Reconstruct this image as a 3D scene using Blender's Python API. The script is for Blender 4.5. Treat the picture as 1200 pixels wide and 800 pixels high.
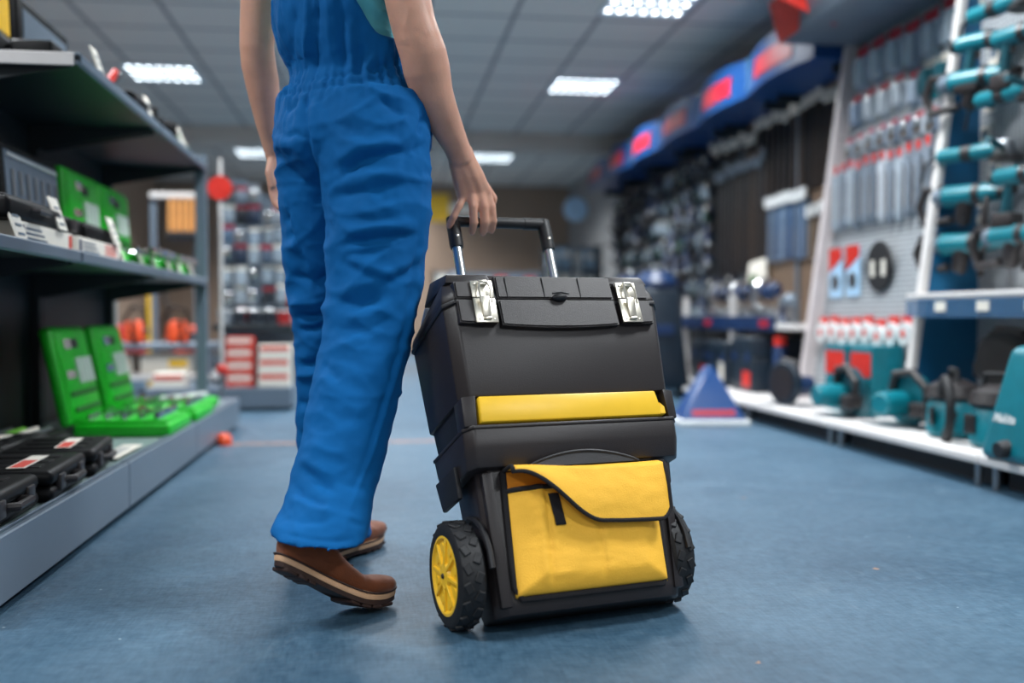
import bpy, bmesh, math, random
import numpy as np
from mathutils import Vector, Matrix, noise
for o in list(bpy.data.objects): bpy.data.objects.remove(o)
SC = bpy.context.scene
COL = SC.collection
PI = math.pi
R = math.radians

# ------------------------------------------------------------------ camera
FPX, CAM_H = 1167.0, 0.58
YAW = math.atan(155.0/FPX)
PITCH = math.atan(30.0/math.hypot(FPX, 155.0))
cam_d = bpy.data.cameras.new('camera')
cam_d.sensor_width = 36.0
cam_d.lens = FPX*36.0/1200.0
cam_d.clip_start = 0.02
cam_d.dof.use_dof = True
cam_d.dof.focus_distance = 2.0
cam_d.dof.aperture_fstop = 1.35
camera = bpy.data.objects.new('camera', cam_d)
COL.objects.link(camera)
camera.location = (0, 0, CAM_H)
camera.rotation_euler = (PI/2-PITCH, 0, -YAW)
SC.camera = camera

# ------------------------------------------------------------------ world, exposure
world = bpy.data.worlds.new('world')
SC.world = world
world.use_nodes = True
wb = world.node_tree.nodes['Background']
wb.inputs[0].default_value = (1.0, 0.98, 0.96, 1)
wb.inputs[1].default_value = 0.62          # daylight through the open shop front behind the camera
SC.view_settings.view_transform = 'Standard'
SC.view_settings.look = 'None'
SC.view_settings.gamma = 1.0
SC.view_settings.exposure = 0.0
SC.view_settings.use_curve_mapping = False
LAMP_WATT = 50.0                            # each ceiling lamp, thrown downwards by its louvre
LAMP_GLOW = 11.0                            # what the lit cells show when seen from the side
try:
    SC.cycles.use_denoising = True
    SC.cycles.max_bounces = 6
    SC.cycles.sample_clamp_indirect = 6.0
except Exception:
    pass

# ------------------------------------------------------------------ picture-to-place helpers
_f = np.array([math.sin(YAW)*math.cos(PITCH), math.cos(YAW)*math.cos(PITCH), -math.sin(PITCH)])
_r = np.array([math.cos(YAW), -math.sin(YAW), 0.0])
_u = np.cross(_r, _f)
_c = np.array([0, 0, CAM_H])
def ray(px, py): return _f+_r*(px-600)/FPX+_u*(-(py-400)/FPX)
def on_y(px, py, y):
    d = ray(px, py); return Vector(_c+d*(y/d[1]))
def on_x(px, py, x):
    d = ray(px, py); return Vector(_c+d*(x/d[0]))
def on_z(px, py, z):
    d = ray(px, py); return Vector(_c+d*((z-CAM_H)/d[2]))
def project(P):
    d = np.asarray(P, float)-_c
    z = d@_f
    return np.stack([600+FPX*(d@_r)/z, 400-FPX*(d@_u)/z], -1)

# ------------------------------------------------------------------ materials
def lin(c):
    out = []
    for v in c[:3]:
        v = v/255.0
        out.append(v/12.92 if v <= 0.04045 else ((v+0.055)/1.055)**2.4)
    return tuple(out)+(1.0,)
MATS = {}
def mat(name, rgb, rough=0.5, metal=0.0, vary=0.12, vscale=20.0, bump=0.0, bscale=150.0, emit=0.0,
        trans=0.0, sheen=0.0, sss=0.0, coat=0.0, spec=0.5, per_object=False, alpha=1.0):
    m = bpy.data.materials.new(name); m.use_nodes = True
    nt = m.node_tree; N = nt.nodes; L = nt.links
    b = N['Principled BSDF']
    tc = N.new('ShaderNodeTexCoord')
    ns = N.new('ShaderNodeTexNoise'); ns.inputs['Scale'].default_value = vscale; ns.inputs['Detail'].default_value = 4
    L.new(tc.outputs['Object'], ns.inputs['Vector'])
    mr = N.new('ShaderNodeMapRange'); mr.inputs[1].default_value = 0.3; mr.inputs[2].default_value = 0.7
    mr.inputs[3].default_value = 1-vary; mr.inputs[4].default_value = 1+vary
    L.new(ns.outputs['Fac'], mr.inputs[0])
    mx = N.new('ShaderNodeMix'); mx.data_type = 'RGBA'; mx.blend_type = 'MULTIPLY'; mx.inputs[0].default_value = 1
    if per_object:
        oi = N.new('ShaderNodeObjectInfo'); L.new(oi.outputs['Color'], mx.inputs[6])
    else:
        mx.inputs[6].default_value = lin(rgb)
    L.new(mr.outputs[0], mx.inputs[7])
    L.new(mx.outputs[2], b.inputs['Base Color'])
    b.inputs['Roughness'].default_value = rough
    b.inputs['Metallic'].default_value = metal
    b.inputs['Specular IOR Level'].default_value = spec
    b.inputs['Transmission Weight'].default_value = trans
    b.inputs['Sheen Weight'].default_value = sheen
    b.inputs['Coat Weight'].default_value = coat
    b.inputs['Alpha'].default_value = alpha
    if sss:
        b.inputs['Subsurface Weight'].default_value = sss
        b.inputs['Subsurface Radius'].default_value = (0.012, 0.004, 0.002)
    if emit:
        b.inputs['Emission Color'].default_value = lin(rgb); b.inputs['Emission Strength'].default_value = emit
    if bump:
        n2 = N.new('ShaderNodeTexNoise'); n2.inputs['Scale'].default_value = bscale; n2.inputs['Detail'].default_value = 3
        L.new(tc.outputs['Object'], n2.inputs['Vector'])
        bp = N.new('ShaderNodeBump'); bp.inputs['Strength'].default_value = bump; bp.inputs['Distance'].default_value = 0.004
        L.new(n2.outputs['Fac'], bp.inputs['Height']); L.new(bp.outputs[0], b.inputs['Normal'])
    MATS[name] = m
    return m

mat('black_plastic', (37, 32, 33), 0.42, bump=0.12, bscale=500, vary=0.08, vscale=9)
mat('black_plastic_dark', (26, 26, 30), 0.5, bump=0.1, bscale=300)
mat('rubber', (20, 21, 24), 0.62, bump=0.2, bscale=120)
mat('grip_rubber', (30, 30, 32), 0.5)
mat('yellow_plastic', (246, 196, 44), 0.38, vary=0.04)
mat('yellow_fabric', (254, 192, 58), 0.72, vary=0.06, vscale=8, bump=0.25, bscale=420)
mat('orange_lining', (226, 140, 28), 0.75)
mat('black_webbing', (22, 20, 24), 0.85, bump=0.4, bscale=600)
mat('nickel', (222, 216, 202), 0.34, 1.0, vary=0.05)
mat('aluminium', (220, 222, 224), 0.28, 1.0, vary=0.03)
mat('steel', (150, 155, 160), 0.35, 1.0)
mat('white_plastic', (215, 218, 218), 0.4, vary=0.04)
mat('blue_cotton', (0, 92, 156), 0.85, vary=0.06, vscale=14, bump=0.2, bscale=900, spec=.2)
mat('blue_thread', (6, 66, 130), 0.85)
mat('teal_jersey', (84, 176, 192), 0.85, vary=0.06, bump=0.15, bscale=900, sheen=0.1)
mat('skin', (216, 162, 138), 0.48, vary=0.10, vscale=16, bump=0.12, bscale=260, sss=0.25)
mat('hair', (62, 42, 30), 0.6, bump=0.6, bscale=120)
mat('brown_suede', (112, 56, 22), 0.82, vary=0.18, vscale=30, bump=0.2, bscale=400, sheen=0.2)
mat('sole_cream', (206, 164, 128), 0.65)
mat('sole_dark', (50, 30, 24), 0.7, vary=0.2)
mat('lace', (84, 50, 28), 0.8)
mat('shelf_grey', (104, 118, 132), 0.38, vary=0.05, vscale=4, metal=0.15)
mat('shelf_dark', (24, 36, 42), 0.45, vary=0.06, vscale=4)
mat('deck_grey', (122, 140, 138), 0.4, vary=0.05)
mat('kick_dark', (40, 44, 50), 0.6)
mat('white_metal', (212, 208, 206), 0.42, vary=0.04)
mat('pink_white_metal', (200, 190, 190), 0.5, vary=0.04)
mat('teal_panel', (8, 92, 134), 0.4, vary=0.05)
mat('teal_plastic', (6, 112, 126), 0.34, vary=0.08)
mat('teal_dark', (6, 72, 84), 0.4, vary=0.08)
mat('navy', (14, 44, 84), 0.42, vary=0.1)
mat('navy_dark', (12, 30, 44), 0.45, vary=0.1)
mat('sign_blue', (12, 62, 118), 0.35, vary=0.06, vscale=3)
mat('sign_red', (172, 24, 44), 0.4, vary=0.05)
mat('red_plastic', (206, 42, 30), 0.42)
mat('orange_plastic', (226, 78, 30), 0.42)
mat('green_case', (16, 178, 30), 0.4, vary=0.08)
mat('green_dark', (16, 96, 26), 0.45)
mat('lime', (120, 200, 60), 0.45)
mat('chrome', (220, 222, 224), 0.12, 1.0, vary=0.02)
mat('paper', (226, 220, 208), 0.7, vary=0.03)
mat('paper_red', (206, 70, 56), 0.7, vary=0.05)
mat('cardboard', (176, 136, 96), 0.8)
mat('wood_handle', (214, 150, 84), 0.55, vary=0.12)
mat('clear_plastic', (198, 214, 226), 0.15, vary=0.03, alpha=0.42)
mat('clear_rail', (70, 112, 150), 0.12, vary=0.03, alpha=0.5)
mat('pale_blue', (176, 212, 240), 0.35, vary=0.05)
mat('glossy_black', (8, 8, 10), 0.5, vary=0.05, spec=.2)
mat('any', (200, 200, 200), 0.42, per_object=True, vary=0.1)
mat('any_gloss', (200, 200, 200), 0.2, per_object=True, vary=0.08, coat=0.4)
mat('lamp_diffuser', (232, 246, 255), 0.5, emit=LAMP_GLOW, vary=0.0)        # lit in cells, see below
mat('lamp_louvre', (150, 156, 160), 0.45, metal=0.3)
mat('lamp_frame', (190, 196, 200), 0.5)

def node_math(nt, op, a, b=None):
    n = nt.nodes.new('ShaderNodeMath'); n.operation = op
    for i, v in enumerate((a, b)):
        if v is None: continue
        if hasattr(v, 'is_linked'): nt.links.new(v, n.inputs[i])
        else: n.inputs[i].default_value = v
    return n.outputs[0]

def floor_material():
    m = bpy.data.materials.new('painted_concrete'); m.use_nodes = True
    nt = m.node_tree; N = nt.nodes; L = nt.links; b = N['Principled BSDF']
    tc = N.new('ShaderNodeTexCoord')
    def nz(scale, detail=6, dist=0.0, rough=.6):
        n = N.new('ShaderNodeTexNoise'); n.inputs['Scale'].default_value = scale; n.inputs['Detail'].default_value = detail
        n.inputs['Distortion'].default_value = dist; n.inputs['Roughness'].default_value = rough
        L.new(tc.outputs['Object'], n.inputs['Vector']); return n.outputs['Fac']
    cr = N.new('ShaderNodeValToRGB')
    cr.color_ramp.elements[0].position = 0.30; cr.color_ramp.elements[0].color = lin((36, 65, 86))
    cr.color_ramp.elements[1].position = 0.72; cr.color_ramp.elements[1].color = lin((74, 103, 123))
    big = node_math(nt, 'ADD', node_math(nt, 'MULTIPLY', nz(1.7, 8, .8), 0.55), node_math(nt, 'MULTIPLY', nz(34, 6), 0.45))
    # fine brush and scuff streaks
    mp = N.new('ShaderNodeMapping'); mp.inputs['Scale'].default_value = (160, 22, 1); mp.inputs['Rotation'].default_value = (0, 0, .5); L.new(tc.outputs['Object'], mp.inputs[0])
    st = N.new('ShaderNodeTexNoise'); st.inputs['Scale'].default_value = 1.0; st.inputs['Detail'].default_value = 5; L.new(mp.outputs[0], st.inputs['Vector'])
    mp2 = N.new('ShaderNodeMapping'); mp2.inputs['Scale'].default_value = (30, 190, 1); mp2.inputs['Rotation'].default_value = (0, 0, -.35); L.new(tc.outputs['Object'], mp2.inputs[0])
    st2 = N.new('ShaderNodeTexNoise'); st2.inputs['Scale'].default_value = 1.0; st2.inputs['Detail'].default_value = 5; L.new(mp2.outputs[0], st2.inputs['Vector'])
    fine = node_math(nt, 'ADD', node_math(nt, 'MULTIPLY', node_math(nt, 'SUBTRACT', st.outputs['Fac'], .5), .42), node_math(nt, 'MULTIPLY', node_math(nt, 'SUBTRACT', st2.outputs['Fac'], .5), .42))
    big = node_math(nt, 'ADD', big, fine)
    L.new(big, cr.inputs[0])
    # paint chips and pale specks
    vo = N.new('ShaderNodeTexVoronoi'); vo.inputs['Scale'].default_value = 17
    L.new(tc.outputs['Object'], vo.inputs['Vector'])
    speck = node_math(nt, 'MULTIPLY', node_math(nt, 'LESS_THAN', vo.outputs['Distance'], 0.045), node_math(nt, 'GREATER_THAN', nz(3.1), 0.55))
    mx = N.new('ShaderNodeMix'); mx.data_type = 'RGBA'
    L.new(speck, mx.inputs[0]); L.new(cr.outputs[0], mx.inputs[6]); mx.inputs[7].default_value = lin((150, 166, 174))
    vo2 = N.new('ShaderNodeTexVoronoi'); vo2.inputs['Scale'].default_value = 8; L.new(tc.outputs['Object'], vo2.inputs['Vector'])
    chip = node_math(nt, 'MULTIPLY', node_math(nt, 'LESS_THAN', node_math(nt, 'ADD', vo2.outputs['Distance'], node_math(nt, 'MULTIPLY', nz(90), .05)), 0.085), node_math(nt, 'GREATER_THAN', nz(2.3), 0.56))
    mc = N.new('ShaderNodeMix'); mc.data_type = 'RGBA'; L.new(chip, mc.inputs[0]); L.new(mx.outputs[2], mc.inputs[6]); mc.inputs[7].default_value = lin((150, 116, 92))
    mx = mc
    # worn rubbed patches
    wear = N.new('ShaderNodeMapRange'); wear.inputs[1].default_value = .56; wear.inputs[2].default_value = .76
    wear.inputs[3].default_value = 0; wear.inputs[4].default_value = .4
    L.new(nz(5.5, 10, 2.2, .72), wear.inputs[0])
    m2 = N.new('ShaderNodeMix'); m2.data_type = 'RGBA'
    L.new(wear.outputs[0], m2.inputs[0]); L.new(mx.outputs[2], m2.inputs[6]); m2.inputs[7].default_value = lin((106, 128, 142))
    L.new(m2.outputs[2], b.inputs['Base Color'])
    rr = N.new('ShaderNodeMapRange'); rr.inputs[3].default_value = .34; rr.inputs[4].default_value = .6; b.inputs['Specular IOR Level'].default_value = .4
    L.new(nz(9, 8, 1.0), rr.inputs[0]); L.new(rr.outputs[0], b.inputs['Roughness'])
    bp = N.new('ShaderNodeBump'); bp.inputs['Strength'].default_value = .22; bp.inputs['Distance'].default_value = .004
    L.new(nz(60, 6), bp.inputs['Height']); L.new(bp.outputs[0], b.inputs['Normal'])
    return m
def tile_material(name, c1, c2, size, mortar):
    m = bpy.data.materials.new(name); m.use_nodes = True
    nt = m.node_tree; N = nt.nodes; L = nt.links; b = N['Principled BSDF']
    tc = N.new('ShaderNodeTexCoord'); sx = N.new('ShaderNodeSeparateXYZ'); L.new(tc.outputs['Object'], sx.inputs[0])
    def edge(o, off):
        v = node_math(nt, 'FRACT', node_math(nt, 'ADD', node_math(nt, 'DIVIDE', o, size), off))
        return node_math(nt, 'LESS_THAN', v, mortar/size)
    e = node_math(nt, 'MAXIMUM', edge(sx.outputs[0], 0.46), edge(sx.outputs[1], 0.4))
    ns = N.new('ShaderNodeTexNoise'); ns.inputs['Scale'].default_value = 40; L.new(tc.outputs['Object'], ns.inputs['Vector'])
    mr = N.new('ShaderNodeMapRange'); mr.inputs[3].default_value = .9; mr.inputs[4].default_value = 1.08; L.new(ns.outputs['Fac'], mr.inputs[0])
    mx = N.new('ShaderNodeMix'); mx.data_type = 'RGBA'; L.new(e, mx.inputs[0])
    mx.inputs[6].default_value = lin(c1); mx.inputs[7].default_value = lin(c2)
    m2 = N.new('ShaderNodeMix'); m2.data_type = 'RGBA'; m2.blend_type = 'MULTIPLY'; m2.inputs[0].default_value = 1
    L.new(mx.outputs[2], m2.inputs[6]); L.new(mr.outputs[0], m2.inputs[7]); L.new(m2.outputs[2], b.inputs['Base Color'])
    b.inputs['Roughness'].default_value = .75
    return m
def pegboard_material(name, c1, c2, pitch, hole):
    m = bpy.data.materials.new(name); m.use_nodes = True
    nt = m.node_tree; N = nt.nodes; L = nt.links; b = N['Principled BSDF']
    tc = N.new('ShaderNodeTexCoord'); sx = N.new('ShaderNodeSeparateXYZ'); L.new(tc.outputs['Object'], sx.inputs[0])
    def c(o): return node_math(nt, 'SUBTRACT', node_math(nt, 'FRACT', node_math(nt, 'DIVIDE', o, pitch)), .5)
    a, d = c(sx.outputs[1]), c(sx.outputs[2])
    rr = node_math(nt, 'SQRT', node_math(nt, 'ADD', node_math(nt, 'MULTIPLY', a, a), node_math(nt, 'MULTIPLY', d, d)))
    e = node_math(nt, 'LESS_THAN', rr, hole/pitch)
    mx = N.new('ShaderNodeMix'); mx.data_type = 'RGBA'; L.new(e, mx.inputs[0])
    mx.inputs[6].default_value = lin(c1); mx.inputs[7].default_value = lin(c2)
    L.new(mx.outputs[2], b.inputs['Base Color']); b.inputs['Roughness'].default_value = .45
    return m
def lit_cells():
    nt = MATS['lamp_diffuser'].node_tree; N = nt.nodes; L = nt.links; b = N['Principled BSDF']
    tc = N.new('ShaderNodeTexCoord'); sx = N.new('ShaderNodeSeparateXYZ'); L.new(tc.outputs['Object'], sx.inputs[0])
    def cell(o, pitch, half):
        v = node_math(nt, 'FRACT', node_math(nt, 'DIVIDE', node_math(nt, 'ADD', o, .285), pitch))
        return node_math(nt, 'LESS_THAN', node_math(nt, 'ABSOLUTE', node_math(nt, 'SUBTRACT', v, .5)), half)
    k = node_math(nt, 'MULTIPLY', cell(sx.outputs[0], .0814, .17), cell(sx.outputs[1], .19, .17))
    L.new(node_math(nt, 'ADD', node_math(nt, 'MULTIPLY', k, LAMP_GLOW), .22), b.inputs['Emission Strength'])
lit_cells()
MATS['floor'] = floor_material()
MATS['ceiling'] = tile_material('ceiling_tiles', (226, 222, 214), (150, 150, 150), 0.6, 0.035)
MATS['pegboard'] = pegboard_material('pegboard_white', (168, 172, 176), (70, 78, 84), 0.025, 0.007)
MATS['pegboard_brown'] = pegboard_material('pegboard_brown', (120, 98, 80), (50, 42, 36), 0.05, 0.012)
mat('wall_paint', (168, 142, 122), 0.8, vary=0.06, vscale=1.5)
mat('wall_grey', (150, 150, 150), 0.8, vary=0.06, vscale=1.5)
mat('beam_paint', (214, 206, 196), 0.8, vary=0.04, vscale=1.5)
mat('line_tape', (150, 112, 96), 0.6, vary=0.3, vscale=30)

# ------------------------------------------------------------------ mesh builder
class MB:
    def __init__(self): self.bm = bmesh.new()
    def _merge(self, b2, M=None):
        if M is not None: bmesh.ops.transform(b2, matrix=M, verts=b2.verts)
        me = bpy.data.meshes.new('tmp'); b2.to_mesh(me); b2.free()
        self.bm.from_mesh(me); bpy.data.meshes.remove(me); return self
    def hexa(self, p, bevel=0.0, seg=2, M=None):
        """p: 8 points, bottom ring of four then top ring of four"""
        b = bmesh.new(); v = [b.verts.new(q) for q in p]
        for f in ((3, 2, 1, 0), (4, 5, 6, 7), (0, 1, 5, 4), (1, 2, 6, 5), (2, 3, 7, 6), (3, 0, 4, 7)): b.faces.new([v[i] for i in f])
        bmesh.ops.recalc_face_normals(b, faces=b.faces)
        if bevel > 0: bmesh.ops.bevel(b, geom=list(b.edges), offset=bevel, segments=seg, profile=.5, affect='EDGES', clamp_overlap=True)
        return self._merge(b, M)
    def box(self, c, s, bevel=0.0, seg=2, M=None):
        x, y, z = c; a, d, h = s[0]/2, s[1]/2, s[2]/2
        return self.hexa([(x-a, y-d, z-h), (x+a, y-d, z-h), (x+a, y+d, z-h), (x-a, y+d, z-h),
                          (x-a, y-d, z+h), (x+a, y-d, z+h), (x+a, y+d, z+h), (x-a, y+d, z+h)], bevel, seg, M)
    def span(self, lo, hi, bevel=0.0, seg=2, M=None):
        return self.box([(lo[i]+hi[i])/2 for i in range(3)], [abs(hi[i]-lo[i]) for i in range(3)], bevel, seg, M)
    def prism(self, poly, axis, a0, a1, bevel=0.0, seg=2, M=None):
        """extrude a 2-D polygon along axis 0/1/2; polygon coords are the two other axes in order"""
        b = bmesh.new()
        def P(q, a):
            q = list(q); q.insert(axis, a); return q
        lo = [b.verts.new(P(q, a0)) for q in poly]; hi = [b.verts.new(P(q, a1)) for q in poly]
        n = len(poly)
        b.faces.new(lo); b.faces.new(hi[::-1])
        for i in range(n): b.faces.new((lo[i], hi[i], hi[(i+1) % n], lo[(i+1) % n]))
        bmesh.ops.recalc_face_normals(b, faces=b.faces)
        if bevel > 0: bmesh.ops.bevel(b, geom=list(b.edges), offset=bevel, segments=seg, profile=.5, affect='EDGES', clamp_overlap=True)
        return self._merge(b, M)
    def tube(self, pts, rad, seg=12, M=None, flat=1.0, cap=True):
        pts = [Vector(p) for p in pts]; n = len(pts)
        if not hasattr(rad, '__len__'): rad = [rad]*n
        b = bmesh.new(); rings = []; up = None
        for i, p in enumerate(pts):
            t = (pts[min(i+1, n-1)]-pts[max(i-1, 0)]).normalized()
            if up is None:
                up = Vector((0, 0, 1)) if abs(t.z) < .9 else Vector((1, 0, 0))
            s = t.cross(up).normalized(); up = s.cross(t).normalized()
            rings.append([b.verts.new(p+s*math.cos(2*PI*k/seg)*rad[i]+up*math.sin(2*PI*k/seg)*rad[i]*flat) for k in range(seg)])
        for i in range(n-1):
            for k in range(seg): b.faces.new((rings[i][k], rings[i][(k+1) % seg], rings[i+1][(k+1) % seg], rings[i+1][k]))
        if cap: b.faces.new(rings[0][::-1]); b.faces.new(rings[-1])
        bmesh.ops.recalc_face_normals(b, faces=b.faces)
        return self._merge(b, M)
    def cyl(self, p0, p1, r0, r1=None, seg=16, M=None): return self.tube([p0, p1], [r0, r0 if r1 is None else r1], seg, M)
    def lathe(self, prof, seg=24, M=None):
        """prof: list of (radius, z)"""
        b = bmesh.new(); rings = []
        for r, z in prof:
            if r < 1e-6: rings.append([b.verts.new((0, 0, z))])
            else: rings.append([b.verts.new((r*math.cos(2*PI*k/seg), r*math.sin(2*PI*k/seg), z)) for k in range(seg)])
        for A, B in zip(rings, rings[1:]):
            for k in range(seg):
                q = [A[k % len(A)], A[(k+1) % len(A)], B[(k+1) % len(B)], B[k % len(B)]]
                u = []
                for v in q:
                    if v not in u: u.append(v)
                if len(u) > 2: b.faces.new(u)
        for E in (rings[0], rings[-1]):
            if len(E) > 2:
                try: b.faces.new(E)
                except ValueError: pass
        bmesh.ops.recalc_face_normals(b, faces=b.faces)
        return self._merge(b, M)
    def ball(self, c, r, M=None, seg=16):
        b = bmesh.new(); bmesh.ops.create_uvsphere(b, u_segments=seg, v_segments=max(6, seg//2), radius=1)
        rr = r if hasattr(r, '__len__') else (r, r, r)
        bmesh.ops.transform(b, matrix=Matrix.Translation(Vector(c))@Matrix.Diagonal((*rr, 1)), verts=b.verts)
        return self._merge(b, M)
    def loft(self, rings, M=None):
        b = bmesh.new(); V = [[b.verts.new(p) for p in r] for r in rings]; n = len(rings[0])
        for A, B in zip(V, V[1:]):
            for k in range(n): b.faces.new((A[k], A[(k+1) % n], B[(k+1) % n], B[k]))
        b.faces.new(V[0][::-1]); b.faces.new(V[-1])
        bmesh.ops.recalc_face_normals(b, faces=b.faces)
        return self._merge(b, M)
    def build(self, name, m, parent=None, M=None, sharp=35):
        if M is not None: bmesh.ops.transform(self.bm, matrix=M, verts=self.bm.verts)
        me = bpy.data.meshes.new(name); self.bm.to_mesh(me); self.bm.free()
        for p in me.polygons: p.use_smooth = True
        try: me.set_sharp_from_angle(angle=R(sharp))
        except Exception: pass
        me.materials.append(MATS[m] if isinstance(m, str) else m)
        o = bpy.data.objects.new(name, me); COL.objects.link(o)
        if parent is not None: o.parent = parent
        return o
def tag(o, label, cat, group=None):
    o['label'] = label; o['category'] = cat
    if group: o['group'] = group
    return o
def thing(name, label, cat, loc=(0, 0, 0), rotz=0.0, group=None, rot=None):
    o = bpy.data.objects.new(name, None); COL.objects.link(o)
    o.empty_display_size = .05
    o.location = loc; o.rotation_euler = rot if rot else (0, 0, rotz)
    return tag(o, label, cat, group)
def structure(o):
    o['kind'] = 'structure'; return o
def dup(root, loc=None, rotz=None, label=None, group=None, color=None, rot=None, scale=None):
    def cp(o, parent):
        c = o.copy(); COL.objects.link(c)
        if parent is not None: c.parent = parent
        if color is not None and not c.get('keep'): c.color = color
        for ch in kids.get(o.name, ()): cp(ch, c)
        return c
    kids = {}
    def collect(o):
        kids[o.name] = list(o.children)
        for ch in o.children: collect(ch)
    collect(root)
    r = cp(root, None)
    if loc is not None: r.location = loc
    if rot is not None: r.rotation_euler = rot
    elif rotz is not None: r.rotation_euler = (0, 0, rotz)
    if scale is not None: r.scale = scale
    if label: r['label'] = label
    if group: r['group'] = group
    return r
class Kind:
    """a prototype: the first placing moves it, later ones copy it"""
    def __init__(self, root): self.root = root; self.used = False
    def put(self, loc, label, rotz=0.0, group=None, color=None, rot=None, scale=None):
        c = lin(color) if color is not None else None
        if not self.used:
            self.used = True; r = self.root
            r.location = loc; r.rotation_euler = rot if rot else (0, 0, rotz); r['label'] = label
            if scale: r.scale = scale
            if group: r['group'] = group
            if c is not None:
                st = [r]
                while st:
                    q = st.pop(); st += list(q.children)
                    if not q.get('keep'): q.color = c
            return r
        return dup(self.root, loc, rotz, label, group, c, rot, scale if scale else (1, 1, 1))
ORD = ['first', 'second', 'third', 'fourth', 'fifth', 'sixth', 'seventh', 'eighth', 'ninth', 'tenth', 'eleventh', 'twelfth', 'thirteenth', 'fourteenth', 'fifteenth', 'sixteenth']
rng = random.Random(7)

# ------------------------------------------------------------------ the room
CEIL = 2.68
XL, XR, YB = -3.4, 3.05, 16.0
structure(MB().span((XL-.1, -4.0, -.06), (XR+.1, YB+.1, 0)).build('floor', 'floor'))
structure(MB().span((XL-.1, -4.0, CEIL), (XR+.1, YB+.1, CEIL+.08)).build('ceiling', 'ceiling'))
structure(MB().span((XL-.1, -4.0, 0), (XL, YB, CEIL)).build('wall_left', 'wall_paint'))
structure(MB().span((XR, -4.0, 0), (XR+.1, YB, CEIL)).build('wall_right', 'wall_grey'))
structure(MB().span((XL-.1, YB, 0), (XR+.1, YB+.1, CEIL)).build('wall_back', 'wall_paint'))
structure(MB().span((XL, 11.4, 2.49), (XR, 11.8, CEIL), .01).build('trim_1', 'beam_paint'))       # downstand beam
structure(MB().span((-1.6, 4.60, 0), (1.0, 4.65, .0012)).build('trim_2', 'line_tape'))              # tape line across the aisle

# ceiling louvre lamps
def lamp_proto():
    t = thing('ceiling_light', 'x', 'ceiling light')
    f = MB()
    for sx in (-1, 1): f.span((sx*.30-.015*(sx > 0), -.30, -.016), (sx*.30+.015*(sx < 0), .30, 0))
    for sy in (-1, 1): f.span((-.285, sy*.30-.015*(sy > 0), -.016), (.285, sy*.30+.015*(sy < 0), 0))
    f.build('frame', 'lamp_frame', t)
    MB().span((-.285, -.285, -.010), (.285, .285, -.002)).build('reflector', 'lamp_louvre', t)
    MB().span((-.284, -.284, -.015), (.284, .284, -.011)).build('diffuser', 'lamp_diffuser', t)
    l = MB()
    for k in range(1, 8): l.span((-.285+k*.07125-.004, -.285, -.015), (-.285+k*.07125+.004, .285, -.009))
    for k in range(1, 3): l.span((-.285, -.285+k*.19-.010, -.015), (.285, -.285+k*.19+.010, -.009))
    l.build('louvre', 'lamp_louvre', t)
    ld = bpy.data.lights.new('lamp_light', 'AREA'); ld.shape = 'SQUARE'; ld.size = .56; ld.energy = LAMP_WATT; ld.spread = R(140); ld.color = (.93, .97, 1.0)
    lo_ = bpy.data.objects.new('lamp_light', ld); COL.objects.link(lo_); lo_.parent = t; lo_.location = (0, 0, -.04)
    return Kind(t)
LK = lamp_proto()
GL = 'square louvred ceiling lights'
for x, y, lab in ((1.84, 8.95, 'square louvred ceiling light above the blue sign row, middle of the three at right'),
                  (1.80, 6.52, 'square louvred ceiling light cut by the top edge of the picture'),
                  (1.45, 13.15, 'small far ceiling light just beside the right forearm'),
                  (-1.84, 8.95, 'square louvred ceiling light above the left shelving'),
                  (-1.52, 13.15, 'far ceiling light half hidden behind the left forearm'),
                  (-1.84, 6.52, 'ceiling light over the left shelving, out of the picture at top'),
                  (1.80, 4.1, 'ceiling light over the right shelving, out of the picture'),
                  (-1.84, 4.1, 'ceiling light over the left shelving beside the worker, out of the picture'),
                  (1.80, 1.7, 'ceiling light right of the tool box, out of the picture'),
                  (-1.84, 1.7, 'ceiling light left of the worker, out of the picture'),
                  (1.80, -.7, 'ceiling light behind the camera at right'),
                  (-1.84, -.7, 'ceiling light behind the camera at left'),
                  (0, -2.6, 'ceiling light far behind the camera in the aisle'),
                  (0, 4.1, 'added ceiling light over the middle of the aisle, out of the picture'), (0, 6.52, 'nearest added ceiling light in the row hidden behind the worker'),  # unseen middle row, added to brighten the aisle and the back wall
                  (0, 8.95, 'middle added ceiling light in the row hidden behind the worker'), (0, 13.15, 'far added ceiling light in the row hidden behind the worker'), (0, 15.2, 'farthest added ceiling light hidden behind the worker')):
    LK.put((x, y, CEIL), lab, group=GL)
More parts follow.
